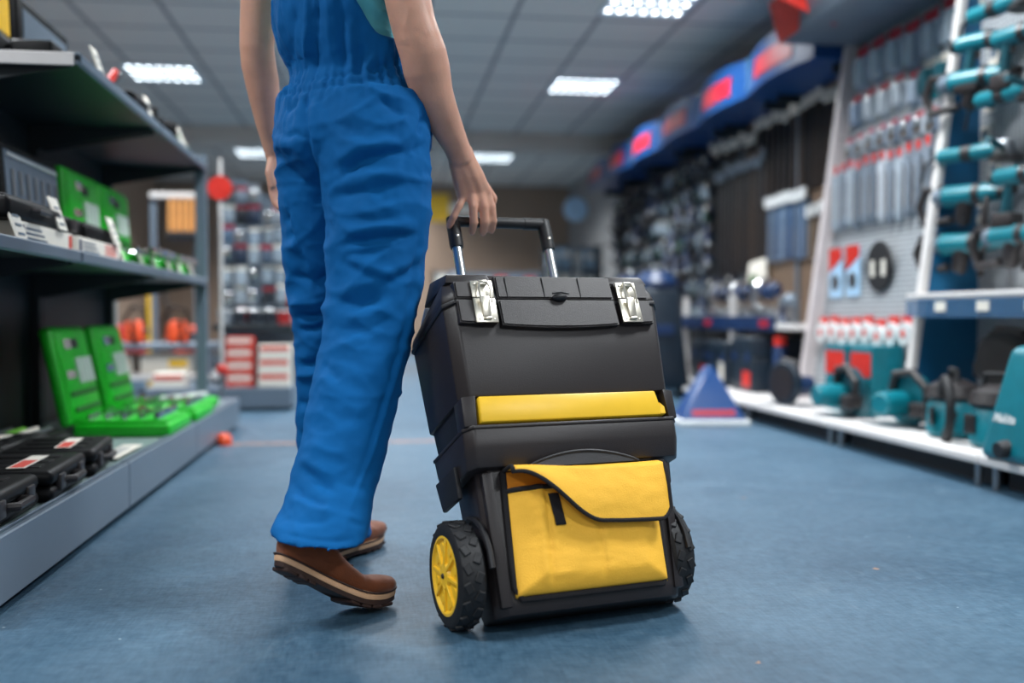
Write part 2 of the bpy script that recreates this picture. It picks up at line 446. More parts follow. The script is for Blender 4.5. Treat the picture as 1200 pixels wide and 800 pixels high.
# ------------------------------------------------------------------ the rolling tool box
TX, TY, TPSI, TTH, TR = .3713, 1.8997, .2661, .4498, .0998
box = thing('rolling_tool_box', 'black and yellow rolling tool box with telescopic handle, tilted on two wheels behind the worker', 'tool box', (TX, TY, 0), TPSI)
TM = Matrix.Translation((0, 0, TR))@Matrix.Rotation(-TTH, 4, 'X')
BW = Matrix.Translation((TX, TY, 0))@Matrix.Rotation(TPSI, 4, 'Z')@TM       # tilted frame -> place
def chamfer_ring(wf, wb, f, b, ch, w):
    """plan outline of a tapered plastic body with chamfered front corners"""
    return [(-wf+ch, f, w), (wf-ch, f, w), (wf, f+ch*1.4, w), (wb, b-.012, w), (wb-.012, b, w), (-wb+.012, b, w), (-wb, b-.012, w), (-wf, f+ch*1.4, w)]
def body(levels, name, m, parent, bev=.004):
    mb = MB(); b = bmesh.new()
    V = [[b.verts.new(p) for p in chamfer_ring(*lv)] for lv in levels]
    n = len(V[0])
    for A, B in zip(V, V[1:]):
        for k in range(n): b.faces.new((A[k], A[(k+1) % n], B[(k+1) % n], B[k]))
    b.faces.new(V[0][::-1]); b.faces.new(V[-1])
    bmesh.ops.recalc_face_normals(b, faces=b.faces)
    if bev: bmesh.ops.bevel(b, geom=list(b.edges), offset=bev, segments=2, profile=.5, affect='EDGES', clamp_overlap=True)
    mb._merge(b, TM)
    return mb.build(name, m, parent, sharp=28)
# half widths front/back, front, back, chamfer, height
lower = body([(.193, .186, -.066, .052, .020, -.096), (.1985, .190, -.074, .055, .020, -.075), (.204, .198, -.104, .06, .018, .178)], 'lower_bin', 'black_plastic', box)
# raised edge ribs either side of the pocket
for s in (-1, 1):
    MB().hexa([(s*.168, -.078, -.082), (s*.19, -.074, -.082), (s*.19, -.06, -.082), (s*.168, -.06, -.082),
               (s*.182, -.114, .160), (s*.200, -.106, .160), (s*.200, -.09, .160), (s*.182, -.09, .160)], .003, 2, TM).build('corner_rib', 'black_plastic', lower)
band = body([(.226, .226, -.121, .062, .016, .166), (.229, .229, -.135, .072, .016, .205), (.2295, .2295, -.139, .076, .016, .238)], 'band', 'black_plastic', box)
body([(.231, .231, -.141, .078, .016, .236), (.231, .231, -.141, .078, .016, .243)], 'rim', 'black_plastic', band, .002)
# arched rim and raised dark slab: the finger recess's shade put in colour
arch = MB()
pts = [(-.118+.236*k/16, -.132-.002*math.sin(PI*k/16), .158+.026*math.sin(PI*k/16)**.8) for k in range(17)]
arch.tube(pts, .003, 8, TM)
ap = [(q[0], q[2]) for q in pts]; arch.prism(ap, 1, -.1335, -.12, 0, 1, TM); arch.build('recess_shade', 'black_plastic_dark', band)
core = body([(.218, .218, -.118, .076, .018, .232), (.222, .222, -.124, .082, .018, .312)], 'drawer_housing', 'black_plastic_dark', box)
for s in (-1, 1):
    MB().hexa([(s*.205, -.140, .242), (s*.2285, -.132, .242), (s*.2285, -.09, .242), (s*.205, -.09, .242),
               (s*.202, -.145, .300), (s*.2285, -.137, .300), (s*.2285, -.09, .300), (s*.202, -.09, .300)], .003, 2, TM).build('cheek', 'black_plastic', core)
drawer = MB().hexa([(-.199, -.146, .246), (.190, -.146, .246), (.193, -.08, .246), (-.199, -.08, .246),
                    (-.199, -.150, .296), (.180, -.150, .296), (.188, -.08, .296), (-.199, -.08, .296)], .004, 2, TM).build('drawer', 'yellow_plastic', box)
MB().prism([(.183, .247), (.1955, .247), (.1955, .262), (.186, .272)], 1, -.147, -.10, .001, 1, TM).build('drawer_stop', 'yellow_plastic', drawer)
upper = body([(.228, .228, -.140, .085, .018, .299), (.2365, .236, -.160, .089, .018, .486)], 'upper_box', 'black_plastic', box)
# rim + lid
MB()._merge
rim = body([(.239, .239, -.163, .092, .018, .482), (.239, .239, -.163, .092, .018, .491)], 'lid_seal', 'black_plastic_dark', box, .0015)
lid = body([(.238, .238, -.163, .091, .018, .491), (.236, .236, -.160, .086, .018, .508), (.224, .205, -.140, .030, .016, .546), (.218, .198, -.120, .024, .014, .566), (.205, .19, -.07, .015, .014, .585)], 'lid', 'black_plastic', box, .004)
for s in (-1, 1):   # corner humps carrying the latches
    MB().hexa([(s*.130, -.150, .535), (s*.226, -.145, .535), (s*.226, .0, .55), (s*.130, .0, .55),
               (s*.134, -.140, .557), (s*.219, -.138, .558), (s*.212, -.02, .600), (s*.136, -.02, .600)], .004, 2, TM).build('corner_hump', 'black_plastic', lid)
MB().hexa([(-.222, .03, .53), (-.12, .03, .53), (-.12, .06, .53), (-.222, .06, .53),
           (-.214, .024, .566), (-.12, .024, .566), (-.12, .034, .572), (-.210, .034, .572)], .006, 2, TM).build('organiser_cover', 'white_plastic', lid)
# skirt panels hanging over the front
def skirt(u0, u1, w0, w1, sag, name, d0=-.170, d1=-.158):
    n = 14; poly = [(u0, w1), (u1, w1)]+[(u1+(u0-u1)*k/n, w0-sag*math.sin(PI*k/n)**.7) for k in range(n+1)]
    M2 = TM@Matrix.Translation((0, 0, 0))
    mb = MB(); b = bmesh.new()
    fr = [b.verts.new((p[0], d0+(p[1]-.43)*.03, p[1])) for p in poly]; bk = [b.verts.new((p[0], d1+.03, p[1])) for p in poly]
    m = len(poly)
    b.faces.new(fr); b.faces.new(bk[::-1])
    for i in range(m): b.faces.new((fr[i], bk[i], bk[(i+1) % m], fr[(i+1) % m]))
    bmesh.ops.recalc_face_normals(b, faces=b.faces)
    bmesh.ops.bevel(b, geom=[e for e in b.edges if all(v in fr for v in e.verts)], offset=.003, segments=2, affect='EDGES', clamp_overlap=True)
    mb._merge(b, M2); return mb.build(name, 'black_plastic', lid)
skirt(-.131, .124, .434, .489, .006, 'lid_lip')
skirt(-.131, .124, .4915, .541, 0, 'lid_front_panel')
skirt(-.217, -.139, .440, .489, .002, 'lid_tab'); skirt(-.217, -.139, .4915, .528, 0, 'lid_tab_top')
skirt(.133, .206, .438, .489, .002, 'lid_tab'); skirt(.133, .206, .4915, .528, 0, 'lid_tab_top')
for k in range(3):   # moulded seams across the lip
    MB().box((-.03+.05*(k-1)*1.6, -.1685, .515), (.0012, .002, .044), 0, 1, TM).build('seam', 'black_plastic_dark', lid)
bt = MB(); bt.ball((0.0, -.171, .491), (.017, .011, .008), TM, 20); bt.build('push_button', 'black_plastic_dark', lid)
MB().tube([(-.018, -.178, .497), (0, -.181, .4985), (.018, -.178, .497)], .002, 8, TM).build('button_lip', 'black_plastic_dark', lid)
for uc in (-.163, .155):
    plate = MB(); plate.box((uc, -.1715, .463), (.046, .003, .052), .0012, 2, TM); plate.box((uc, -.1705, .509), (.046, .003, .036), .0012, 2, TM)
    L_ = plate.build('latch', 'nickel', box)
    hp = MB(); hp.hexa([(uc-.008, -.177, .448), (uc+.008, -.177, .448), (uc+.008, -.172, .448), (uc-.008, -.172, .448),
                        (uc-.0095, -.183, .488), (uc+.0095, -.183, .488), (uc+.0095, -.178, .488), (uc-.0095, -.178, .488)], .0015, 2, TM)
    hp.box((uc, -.176, .444), (.016, .008, .006), .002, 2, TM)
    hp.build('latch_lever', 'nickel', L_)
    MB().tube([(uc-.011, -.183, .474), (uc-.012, -.185, .500), (uc-.008, -.182, .519), (uc+.008, -.182, .519), (uc+.012, -.185, .500), (uc+.011, -.183, .474)], .0022, 8, TM).build('latch_bail', 'nickel', L_)
    MB().box((uc, -.176, .519), (.018, .012, .010), .002, 2, TM).build('latch_hook', 'nickel', L_)
    for du, w in ((-.015, .444), (.015, .444), (-.015, .519), (.015, .519)): MB().ball((uc+du, -.1722, w), (.0028, .0018, .0028), TM, 10).build('rivet', 'nickel', L_)
# side pull handle on the band (left side)
for s in (-1, 1):
    cl = MB(); cl.hexa([(s*.222, -.05, .13), (s*.232, -.05, .13), (s*.232, .05, .13), (s*.222, .05, .13), (s*.226, -.06, .19), (s*.236, -.06, .19), (s*.236, .06, .19), (s*.226, .06, .19)], .003, 2, TM)
    cl.build('side_clip', 'black_plastic_dark', band)
# telescopic handle
for s in (-1, 1):
    r_ = MB(); r_.cyl((s*.112, .075, -.05), (s*.112, .045, .60), .0125, None, 16, TM)
    r_.cyl((s*.112, .045, .60), (s*.112, .043, .752), .0108, None, 16, TM); rod = r_.build('handle_rod', 'aluminium', box)
    sl = MB(); sl.tube([(s*.112, .043, .722), (s*.112, .043, .73), (s*.112, .042, .775), (s*.112, .042, .797)], [.0145, .0155, .0155, .0145], 16, TM)
    sl = sl.build('handle_corner', 'grip_rubber', box)
    MB().ball((s*.112, .0275, .745), (.0045, .002, .0045), TM, 12).build('rivet', 'nickel', sl)
    MB().span((s*.112-.022, .066, -.07), (s*.112+.022, .095, .25), .006, 2, TM).build('rod_guide', 'black_plastic_dark', box)
gp = MB(); gp.tube([(-.116, .042, .790), (-.105, .042, .790), (.06, .042, .790), (.061, .042, .790), (.105, .042, .790), (.118, .042, .790)], [.0125, .0125, .0125, .0138, .0138, .0138], 18, TM)
gp.build('handle_grip', 'grip_rubber', box)
# wheels (axle along the box width, standing on the floor)
MA = Matrix.Translation((0, 0, TR))
ax = MB(); ax.cyl((-.23, 0, 0), (.23, 0, 0), .008, None, 12, MA); ax.build('axle', 'steel', box)
for s in (-1, 1):
    MW = MA@Matrix.Translation((-.240 if s < 0 else .199, 0, 0))@Matrix.Rotation(s*PI/2, 4, 'Y')      # local +z points outwards
    w = MB()
    w.lathe([(.060, -.025), (.090, -.025), (.0955, -.020), (.0968, -.010), (.0968, .012), (.0945, .020), (.088, .024), (.074, .024), (.072, .018), (.060, .018)], 48, MW)
    for k in range(18):       # tread blocks
        a = 2*PI*k/18
        for sg in (-1, 1):
            M3 = MW@Matrix.Rotation(a+(.17 if sg > 0 else 0), 4, 'Z')@Matrix.Translation((.0966, 0, sg*.0105))@Matrix.Rotation(sg*.45, 4, 'X')
            w.box((0, 0, 0), (.006, .020, .0145), .0015, 1, M3)
    tire = w.build('wheel', 'rubber', box)
    h = MB()
    h.lathe([(.0, .010), (.066, .010), (.0735, .020), (.0735, .024), (.069, .0245), (.064, .0195), (.025, .0195), (.022, .025), (.0, .026)], 40, MW)
    for k in range(8):        # spokes and the scalloped pockets between them
        a = 2*PI*k/8
        M3 = MW@Matrix.Rotation(a, 4, 'Z')
        h.hexa([(.018, -.006, .012), (.068, -.0045, .012), (.068, .0045, .012), (.018, .006, .012), (.018, -.004, .026), (.068, -.003, .0235), (.068, .003, .0235), (.018, .004, .026)], .001, 1, M3)
        M4 = MW@Matrix.Rotation(a+PI/8, 4, 'Z')
        h.tube([(.052, 0, .013), (.052, 0, .0215)], [.0105, .0085], 14, M4)
    h.build('hub', 'yellow_plastic', tire)
    cap = MB(); cap.cyl((0, 0, .024), (0, 0, .029), .006, .004, 12, MW); cap.build('axle_cap', 'black_plastic_dark', tire)
    fd = MB(); fd.tube([(s*.205, .10*math.cos(q), .10*math.sin(q)) for q in [PI*.15+PI*.75*k/8 for k in range(9)]], .006, 8, MA); fd.build('mudguard', 'black_plastic_dark', box)
# fabric pocket on the lower bin: w -> front plane
def bin_front(w): return -.070-.034*(w+.096)/.274
def sheet(fn, nu, nv, name, m, parent, thick):
    b = bmesh.new(); G = [[b.verts.new(fn(i/nu, j/nv)) for i in range(nu+1)] for j in range(nv+1)]
    for j in range(nv):
        for i in range(nu): b.faces.new((G[j][i], G[j][i+1], G[j+1][i+1], G[j+1][i]))
    bmesh.ops.recalc_face_normals(b, faces=b.faces)
    mb = MB(); mb._merge(b, TM); o = mb.build(name, m, parent, sharp=60)
    md = o.modifiers.new('thickness', 'SOLIDIFY'); md.thickness = thick; md.offset = 0
    return o
def pk_u(s, w):  # pocket left/right edges at height w
    t = (w+.072)/.232
    return (-.163+.005*t) if s == 0 else (.153+.004*t)
def nzv(x, y, k): return noise.noise(Vector((x*k, y*k, 3.1)))
def pocket_fn(i, j):
    w = -.068+.190*j
    u = pk_u(0, w)+(pk_u(1, w)-pk_u(0, w))*i
    edge = min(i, 1-i, j*1.0)*6; edge = min(1, max(0, edge))
    bulge = .030*edge**.5*(1-.3*j)
    pleat = .004*math.exp(-((i-.17-.03*j)/.03)**2)-.003*math.exp(-((i-.205-.03*j)/.02)**2)-.003*math.exp(-((i-.55)/.015)**2)
    wr = .0040*nzv(u, w, 18)+.0012*nzv(u*1.0, w*2.2, 44)
    return (u, bin_front(w)-.006-bulge-pleat*edge-wr*edge, w)
pocket = sheet(pocket_fn, 60, 44, 'pocket', 'yellow_fabric', box, .002)
def flap_fn(i, j):
    """flap: j=0 at the top seam, 1 at its lower edge; lower left corner curls outwards"""
    top = .160
    low = .044+.004*math.sin(i*5)
    q_ = min(1, max(0, (i-.02)/.52)); q_ = q_*q_*(3-2*q_)
    low = .146-(.146-low)*q_ if i < .54 else low
    if i > .93: low += (i-.93)**2*4.0
    w = top+(low-top)*j
    u = pk_u(0, w)+(pk_u(1, w)-pk_u(0, w))*i+.006*i
    out = .040+.010*math.sin(PI*j*.8)+.016*j*math.exp(-((i-.22)/.2)**2)
    if j < .12: out *= (j/.12)**.5
    wr = .0026*nzv(u+.3, w, 14)+.0010*nzv(u, w*1.5, 40)
    return (u, bin_front(w)-.004-out-wr, w)
flap = sheet(flap_fn, 60, 30, 'flap', 'yellow_fabric', pocket, .002)
ed = [Vector(flap_fn(i/50, 1.0)) for i in range(51)]
sd = [Vector(flap_fn(0.0, j/10)) for j in range(0, 10)]
sd2 = [Vector(flap_fn(1.0, j/10)) for j in range(9, -1, -1)]
MB().tube(sd+ed+sd2, .0042, 8, TM).build('flap_binding', 'black_webbing', flap)
rim_pts = [Vector((pk_u(0, w), bin_front(w)-.006, w)) for w in [.160-.014*k for k in range(16)]]
rim_pts += [Vector((pk_u(0, -.069)+.012+(pk_u(1, -.069)-pk_u(0, -.069)-.024)*k/12, bin_front(-.07)-.008, -.0715)) for k in range(13)]
rim_pts += [Vector((pk_u(1, w), bin_front(w)-.006, w)) for w in [-.052+.014*k for k in range(16)]]
MB().tube(rim_pts, .0065, 10, TM).build('pocket_binding', 'black_webbing', pocket)
MB().tube([Vector((pk_u(0, .163)+(pk_u(1, .163)-pk_u(0, .163))*k/8, bin_front(.163)-.008, .163)) for k in range(9)], .005, 8, TM).build('top_binding', 'black_webbing', pocket)
top_edge = [Vector(pocket_fn(i/40, 1.0)) for i in range(41)]
MB().tube([Vector((p.x, p.y-.001, p.z)) for p in top_edge[:16]], .005, 8, TM).build('mouth_binding', 'black_webbing', pocket)
# orange lining seen in the gap under the curled flap, hanging pull tab
ln = MB(); ln.hexa([(-.158, -.108, .118), (-.02, -.108, .118), (-.02, -.098, .118), (-.158, -.098, .118), (-.158, -.112, .157), (-.06, -.112, .157), (-.06, -.1, .157), (-.158, -.1, .157)], .001, 1, TM)
ln.build('lining', 'orange_lining', pocket)
def strap_fn(i, j):
    w = .108-.060*j; s_ = .275+.02*j; p = pocket_fn(s_+.065*(i-.5), (w+.068)/.190)
    return (p[0], p[1]-.004, p[2])
sheet(strap_fn, 6, 12, 'pull_tab', 'black_webbing', pocket, .002)
def strap2_fn(i, j):
    w = .064-.018*j; p = pocket_fn(.86+.13*(i-.5), (w+.068)/.190)
    return (p[0], p[1]-.003, p[2])
sheet(strap2_fn, 6, 5, 'pull_tab', 'black_webbing', pocket, .002)
# ------------------------------------------------------------------ the worker
PHI = R(43)                                   # heading, clockwise from the aisle direction
rv = Vector((math.cos(PHI), -math.sin(PHI), 0)); fv = Vector((math.sin(PHI), math.cos(PHI), 0))
worker = thing('person', 'worker in blue bib overalls walking away with one hand on the tool box handle', 'person', (-.06, 2.2, 0))
WL = Matrix.Translation((.06, -2.2, 0))
def ring_px(py, xl, xr, y, ratio=.8, phi=PHI, n=36, tilt=0.0, inset=0.0):
    c = on_y((xl+xr)/2, py, y)
    D = (np.array(c)-_c)@_f
    hw = (xr-xl)/2*D/FPX-inset
    a = hw/math.sqrt(math.cos(phi)**2+(ratio*math.sin(phi))**2); b = a*ratio
    r2 = Vector((math.cos(phi), -math.sin(phi), 0)); f2 = Vector((math.sin(phi), math.cos(phi), 0))
    return [c+r2*a*math.cos(2*PI*k/n)+f2*b*math.sin(2*PI*k/n)+Vector((0, 0, tilt*math.cos(2*PI*k/n))) for k in range(n)]
LEG_R = [(112, 372, 500, 2.14), (150, 368, 503.5, 2.125), (200, 376, 504.5, 2.11), (250, 382, 503.5, 2.10), (300, 383, 498, 2.10), (350, 383, 489, 2.09), (400, 378, 480, 2.07),
         (450, 367, 470, 2.04), (500, 356, 459, 2.01), (550, 343, 447, 1.98), (590, 333, 435, 1.935), (615, 322, 430, 1.90), (630, 319, 427, 1.885)]
LEG_L = [(112, 326, 436, 2.235), (150, 322, 422, 2.235), (200, 326, 420, 2.24), (250, 330, 420, 2.255), (300, 333.5, 420, 2.275), (350, 340, 420, 2.30), (400, 345, 420, 2.32),
         (450, 348, 421, 2.335), (500, 349, 423, 2.35), (550, 350, 426, 2.365), (600, 351, 432, 2.38), (628, 352, 434, 2.385)]
TORSO = [(236, 388, 440, 2.19, .8), (208, 345, 488, 2.195, .78), (175, 322, 503.5, 2.195, .84), (150, 322, 503, 2.2, .82), (125, 327, 498, 2.2, .8), (106, 335, 485, 2.2, .78), (92, 341, 476, 2.2, .76),
         (80, 338, 474, 2.2, .76), (55, 326, 470, 2.2, .76), (25, 317.5, 467, 2.2, .76), (0, 316.5, 465, 2.2, .74), (-40, 315, 468, 2.205, .72), (-80, 312, 470, 2.21, .68)]
def remesh(o, vox, smooth, factor=.5):
    m = o.modifiers.new('r', 'REMESH'); m.mode = 'VOXEL'; m.voxel_size = vox
    s = o.modifiers.new('s', 'SMOOTH'); s.iterations = smooth; s.factor = factor
    dg = bpy.context.evaluated_depsgraph_get()
    me = bpy.data.meshes.new_from_object(o.evaluated_get(dg))
    old = o.data; o.modifiers.clear(); o.data = me; bpy.data.meshes.remove(old)
    for p in me.polygons: p.use_smooth = True
    return o
def coords(me):
    a = np.empty(len(me.vertices)*3); me.vertices.foreach_get('co', a); return a.reshape(-1, 3)
def normals(me):
    a = np.empty(len(me.vertices)*3); me.vertices.foreach_get('normal', a); return a.reshape(-1, 3)
def put(me, a): me.vertices.foreach_set('co', a.ravel()); me.update()

g = MB()
g.loft([ring_px(y, l, r, d, .95, R(30), 36, -.009 if y > 610 else 0) for y, l, r, d in LEG_R])
g.loft([ring_px(y, l, r, d, .95, R(30)) for y, l, r, d in LEG_L])
g.loft([ring_px(y, l, r, d, q) for y, l, r, d, q in TORSO])
ov = g.build('bib_overalls', 'blue_cotton', worker)
remesh(ov, .0055, 4)
P = coords(ov.data); Nn = normals(ov.data)
px = project(P)
view = _c-P; view /= np.linalg.norm(view, axis=1)[:, None]
face = np.clip((Nn*view).sum(1)*2.2+.15, 0, 1)
isL = P[:, 1] > 2.205
# leg membership below the crotch: nearer leg (right) or farther one (left)
def seg_profile(poly, w):
    """signed closeness of every vertex to a polyline drawn on the cloth: (gaussian weight)"""
    best = np.full(len(px), 1e9); bt = np.zeros(len(px))
    tot = sum(math.dist(a, b) for a, b in zip(poly, poly[1:])); acc = 0
    for a, b in zip(poly, poly[1:]):
        A = np.array(a, float); B = np.array(b, float); ab = B-A; L2 = ab@ab
        t = np.clip(((px-A)@ab)/L2, 0, 1); d = np.linalg.norm(px-(A+t[:, None]*ab), axis=1)
        s = (acc+t*math.sqrt(L2))/tot
        m = d < best; best[m] = d[m]; bt[m] = s[m]; acc += math.sqrt(L2)
    return np.exp(-(best/w)**1.5)*np.clip(np.sin(PI*np.clip(bt, .03, .97))*1.6, .12, 1)
FOLDS_R = [   # polyline, width px, height mm (valleys negative)
    ([(388, 232), (412, 226), (436, 222), (480, 215)], 6, -9), ([(388, 222), (430, 211), (478, 203)], 10, 6),
    ([(402, 285), (446, 281), (492, 274)], 6, -12), ([(400, 271), (446, 266), (490, 260)], 10, 9),
    ([(399, 303), (439, 294), (482, 281)], 5, -7), ([(394, 294), (440, 288), (486, 278)], 5, 5),
    ([(397, 305), (427, 322), (457, 330)], 6, -9), ([(404, 300), (432, 313), (466, 322)], 7, 8),
    ([(390, 351), (420, 359), (448, 347)], 6, -11), ([(392, 342), (440, 328), (486, 302)], 8, 9),
    ([(452, 334), (474, 322), (494, 306)], 5, -8), ([(398, 372), (430, 371), (462, 352)], 9, 7),
    ([(392, 385), (426, 388), (458, 372)], 6, -6), ([(385, 405), (420, 402), (455, 388)], 8, 4),
    ([(378, 424), (390, 437), (402, 447)], 6, -6), ([(374, 440), (400, 460), (430, 470)], 9, 4),
    ([(370, 470), (400, 490), (440, 492)], 9, -4),
    ([(342, 566), (352, 580), (386, 596)], 6, -9), ([(340, 578), (362, 592), (394, 604)], 6, 7),
    ([(352, 546), (376, 566), (396, 577)], 6, -8), ([(350, 535), (378, 552), (402, 560)], 8, 6),
    ([(330, 605), (352, 612), (390, 612)], 6, -5), ([(398, 566), (420, 574), (440, 570)], 6, -5),
    ([(360, 515), (385, 530), (415, 530)], 9, 5), ([(408, 610), (418, 615), (428, 614)], 3, -5),
    ([(496, 240), (494, 285), (480, 372), (457, 459), (446, 497), (433, 538), (420, 571), (410, 594), (402, 624)], 3, 4),
    ([(491, 240), (489, 285), (475, 372), (452, 459), (441, 497), (428, 538), (415, 571), (405, 594)], 3, -4),
    ([(322, 622), (360, 631), (396, 634), (424, 630)], 2.5, -3), ([(410, 245), (440, 250), (484, 246)], 9, 5), ([(404, 256), (440, 258), (470, 254)], 6, -4)]
FOLDS_L = [([(330, 257), (360, 256), (394, 256)], 6, -9), ([(331, 243), (360, 240), (394, 242)], 9, 6), ([(334, 290), (365, 287), (397, 288)], 9, 6),
           ([(334, 275), (365, 272), (397, 276)], 5, -5), ([(345, 371), (368, 371), (392, 364)], 6, -8), ([(350, 386), (368, 386), (390, 377)], 5, -8), ([(340, 356), (366, 354), (390, 350)], 9, 6),
           ([(352, 428), (366, 426), (380, 421)], 6, -7), ([(346, 440), (364, 440), (378, 434)], 6, 5), ([(340, 320), (372, 330), (392, 318)], 8, -5), ([(348, 470), (360, 475), (372, 468)], 6, -4),
           ([(352, 505), (362, 512), (372, 505)], 6, -4), ([(362, 300), (366, 340), (380, 380)], 10, 4)]
FOLDS_B = [([(361, 100), (359, 116), (359, 143), (361, 170), (377, 222)], 4, -8), ([(377, 125), (394, 143), (436, 166)], 7, -5), ([(370, 118), (390, 152), (430, 178)], 10, 5),
           ([(399, 212), (408, 198), (424, 187), (462, 178), (486, 176)], 7, -12), ([(390, 195), (420, 175), (470, 164)], 11, 8), ([(325, 160), (347, 157), (362, 166)], 5, -6), ([(326, 172), (346, 170), (360, 180)], 8, 5),
           ([(490, 158), (494, 146), (498, 136)], 3, -8), ([(332, 132), (345, 124), (352, 112)], 4, -5), ([(440, 110), (460, 128), (486, 136)], 5, -5), ([(425, 100), (450, 112), (480, 118)], 5, 4),
           ([(455, 150), (472, 140), (480, 128)], 5, 4), ([(470, 195), (480, 180), (497, 168)], 5, -5), ([(378, 222), (372, 240), (368, 262)], 6, -5),
           ([(347, 5), (345, 40), (341, 88)], 5, -5), ([(362, -20), (362, 40), (357, 92)], 5, 6), ([(372, -10), (372, 40), (370, 92)], 4, -6), ([(384, -20), (386, 40), (388, 88)], 6, 6),
           ([(398, -15), (400, 40), (404, 86)], 4, -6), ([(408, 20), (412, 60), (414, 88)], 5, 5), ([(330, 10), (330, 50), (338, 92)], 6, 5), ([(424, 50), (420, 70), (418, 90)], 4, -5),
           ([(440, 62), (432, 76), (424, 88)], 4, 4), ([(460, 70), (445, 78), (432, 86)], 4, -4)]
disp = np.zeros(len(P))
below = P[:, 2] < .93
for poly, w, h in FOLDS_R: disp += np.where(below & isL, 0, seg_profile(poly, w))*h*.001*face*1.0
wL = np.where(isL & (P[:, 2] < 1.0), 1.0, 0.0)
for poly, w, h in FOLDS_L: disp += seg_profile(poly, w*.75)*h*.0021*face*wL
for poly, w, h in FOLDS_B: disp += np.where(P[:, 2] > .82, 1, 0)*seg_profile(poly, w*.9)*h*.0013*face
# gathered elastic waist
line = 103-(px[:, 0]-340)*(23/130.0)
dy = px[:, 1]-line
ang = np.arctan2((P-np.array((-.06, 2.2, 0)))@np.array(fv), (P-np.array((-.06, 2.2, 0)))@np.array(rv))
tors = P[:, 2] > .9
env = np.exp(-(dy/13.0)**2)*tors
jit = np.array([noise.noise(Vector((a*6, 0, 0))) for a in ang])
disp += env*.0024*np.sin(ang*44+jit*3)
disp -= np.exp(-((dy+5)/3.0)**2)*tors*.0035+np.exp(-((dy-6)/3.0)**2)*tors*.0035
env2 = np.exp(-np.abs(dy)/32.0)*tors
disp += env2*.003*np.sin(ang*22+jit*5)
for i in range(len(P)):
    q = Vector(P[i])
    if P[i][2] < 1.08:      # sharp drag creases running across the legs
        n1 = 1-abs(noise.noise(Vector((q.x*5+q.z*4.5, q.y*5, q.z*13-q.x*6))))*2.2
        n2 = 1-abs(noise.noise(Vector((q.x*9-q.z*7, q.y*9+3, q.z*22+q.x*10))))*2.2
        k_ = min(1, max(0, (1.08-P[i][2])/.08))*(.55 if P[i][2] < .42 else 1)
        disp[i] += (.0050*max(0, n1)**2+.0026*max(0, n2)**2)*k_
    elif P[i][2] > 1.12:    # gathers hanging above the elastic
        n1 = 1-abs(noise.noise(Vector((ang[i]*5.5, 0, q.z*3))))*2.4
        disp[i] += .0040*max(0, n1)**2
    disp[i] += .004*noise.noise(q*9)+.0028*noise.noise(Vector((q.x*16, q.y*16, q.z*26)))+.0012*noise.noise(q*60)
# cuffs drop the cloth a little and the two hem stitch lines
P2 = P+Nn*disp[:, None]
put(ov.data, P2)
# cut the arm holes of the bib so the shirt shows at both sides
b = bmesh.new(); b.from_mesh(ov.data)
base = Vector((-.07, 2.2, 0))
kill = []
for f in b.faces:
    c = f.calc_center_median()
    if c.z < 1.16: continue
    q = c-base; lat = q.dot(rv); dep = q.dot(fv)
    th = math.degrees(math.atan2(abs(lat), -dep))           # 0 straight back, 90 at the side
    lim = 1.130+.000046*(th-98)**2 if th > 30 else 9
    if c.z > lim or c.z > 1.50: kill.append(f)
bmesh.ops.delete(b, geom=kill, context='FACES')
for _ in range(14):          # even out the cut edge
    new = {}
    for v in b.verts:
        if v.is_boundary:
            nb = [e.other_vert(v).co for e in v.link_edges if e.is_boundary]
            if len(nb) == 2: new[v] = v.co*.5+(nb[0]+nb[1])*.25
    for v, c in new.items(): v.co = c
b.to_mesh(ov.data); b.free()
bm_ = bmesh.new(); bm_.from_mesh(ov.data); bmesh.ops.transform(bm_, matrix=WL, verts=bm_.verts)
edge_pts = [WL.inverted()@v.co for e in bm_.edges if e.is_boundary for v in e.verts]
bm_.to_mesh(ov.data); bm_.free()
sol = ov.modifiers.new('cloth', 'SOLIDIFY'); sol.thickness = .003; sol.offset = -1
for p in ov.data.polygons: p.use_smooth = True
# straps over the shoulders
for s in (-1, 1):
    st = MB(); pts = []
    for t in range(11):
        a = PI*t/10
        pts.append(base+Vector((-.02, 0, 0))+rv*(s*.075)-fv*(.125*math.cos(a))+Vector((0, 0, 1.40+.115*math.sin(a)+(.0))))
    st.tube(pts, .022, 10, None, .22); st.build('strap', 'blue_cotton', ov, WL)
bt = MB(); q = on_y(476, 113, 2.055); bt.ball(q, .006); bt.build('button', 'steel', ov, WL)

# shirt
g = MB()
g.loft([ring_px(y, l+6, r-5, d, q) for y, l, r, d, q in TORSO[6:]]+[ring_px(-105, 318, 464, 2.21, .62), ring_px(-122, 340, 440, 2.215, .6)])
g.tube([on_y(440, -95, 2.12), on_y(468, -85, 2.085), on_y(478, -50, 2.075), on_y(479, -22, 2.07)], [.072, .072, .068, .066], 24)
g.tube([on_y(345, -95, 2.28), on_y(318, -85, 2.34), on_y(305, -50, 2.365), on_y(302, -22, 2.375)], [.072, .07, .066, .064], 24)
sh = g.build('t_shirt', 'teal_jersey', worker); remesh(sh, .008, 6)
P = coords(sh.data); Nn = normals(sh.data); px = project(P)
view = _c-P; view /= np.linalg.norm(view, axis=1)[:, None]; face = np.clip((Nn*view).sum(1)*2+.2, 0, 1)
d = np.zeros(len(P))
for poly, w, h in [([(408, 0), (420, 22), (445, 38)], 4, 5), ([(420, 0), (432, 18), (458, 30)], 4, -5), ([(430, 0), (445, 12), (464, 20)], 4, 5), ([(414, 8), (430, 34), (462, 48)], 4, -4)]: d += seg_profile(poly, w)*h*.001*face
for i in range(len(P)): d[i] += .003*noise.noise(Vector(P[i])*14)
put(sh.data, P+Nn*d[:, None]); sh.data.transform(WL)

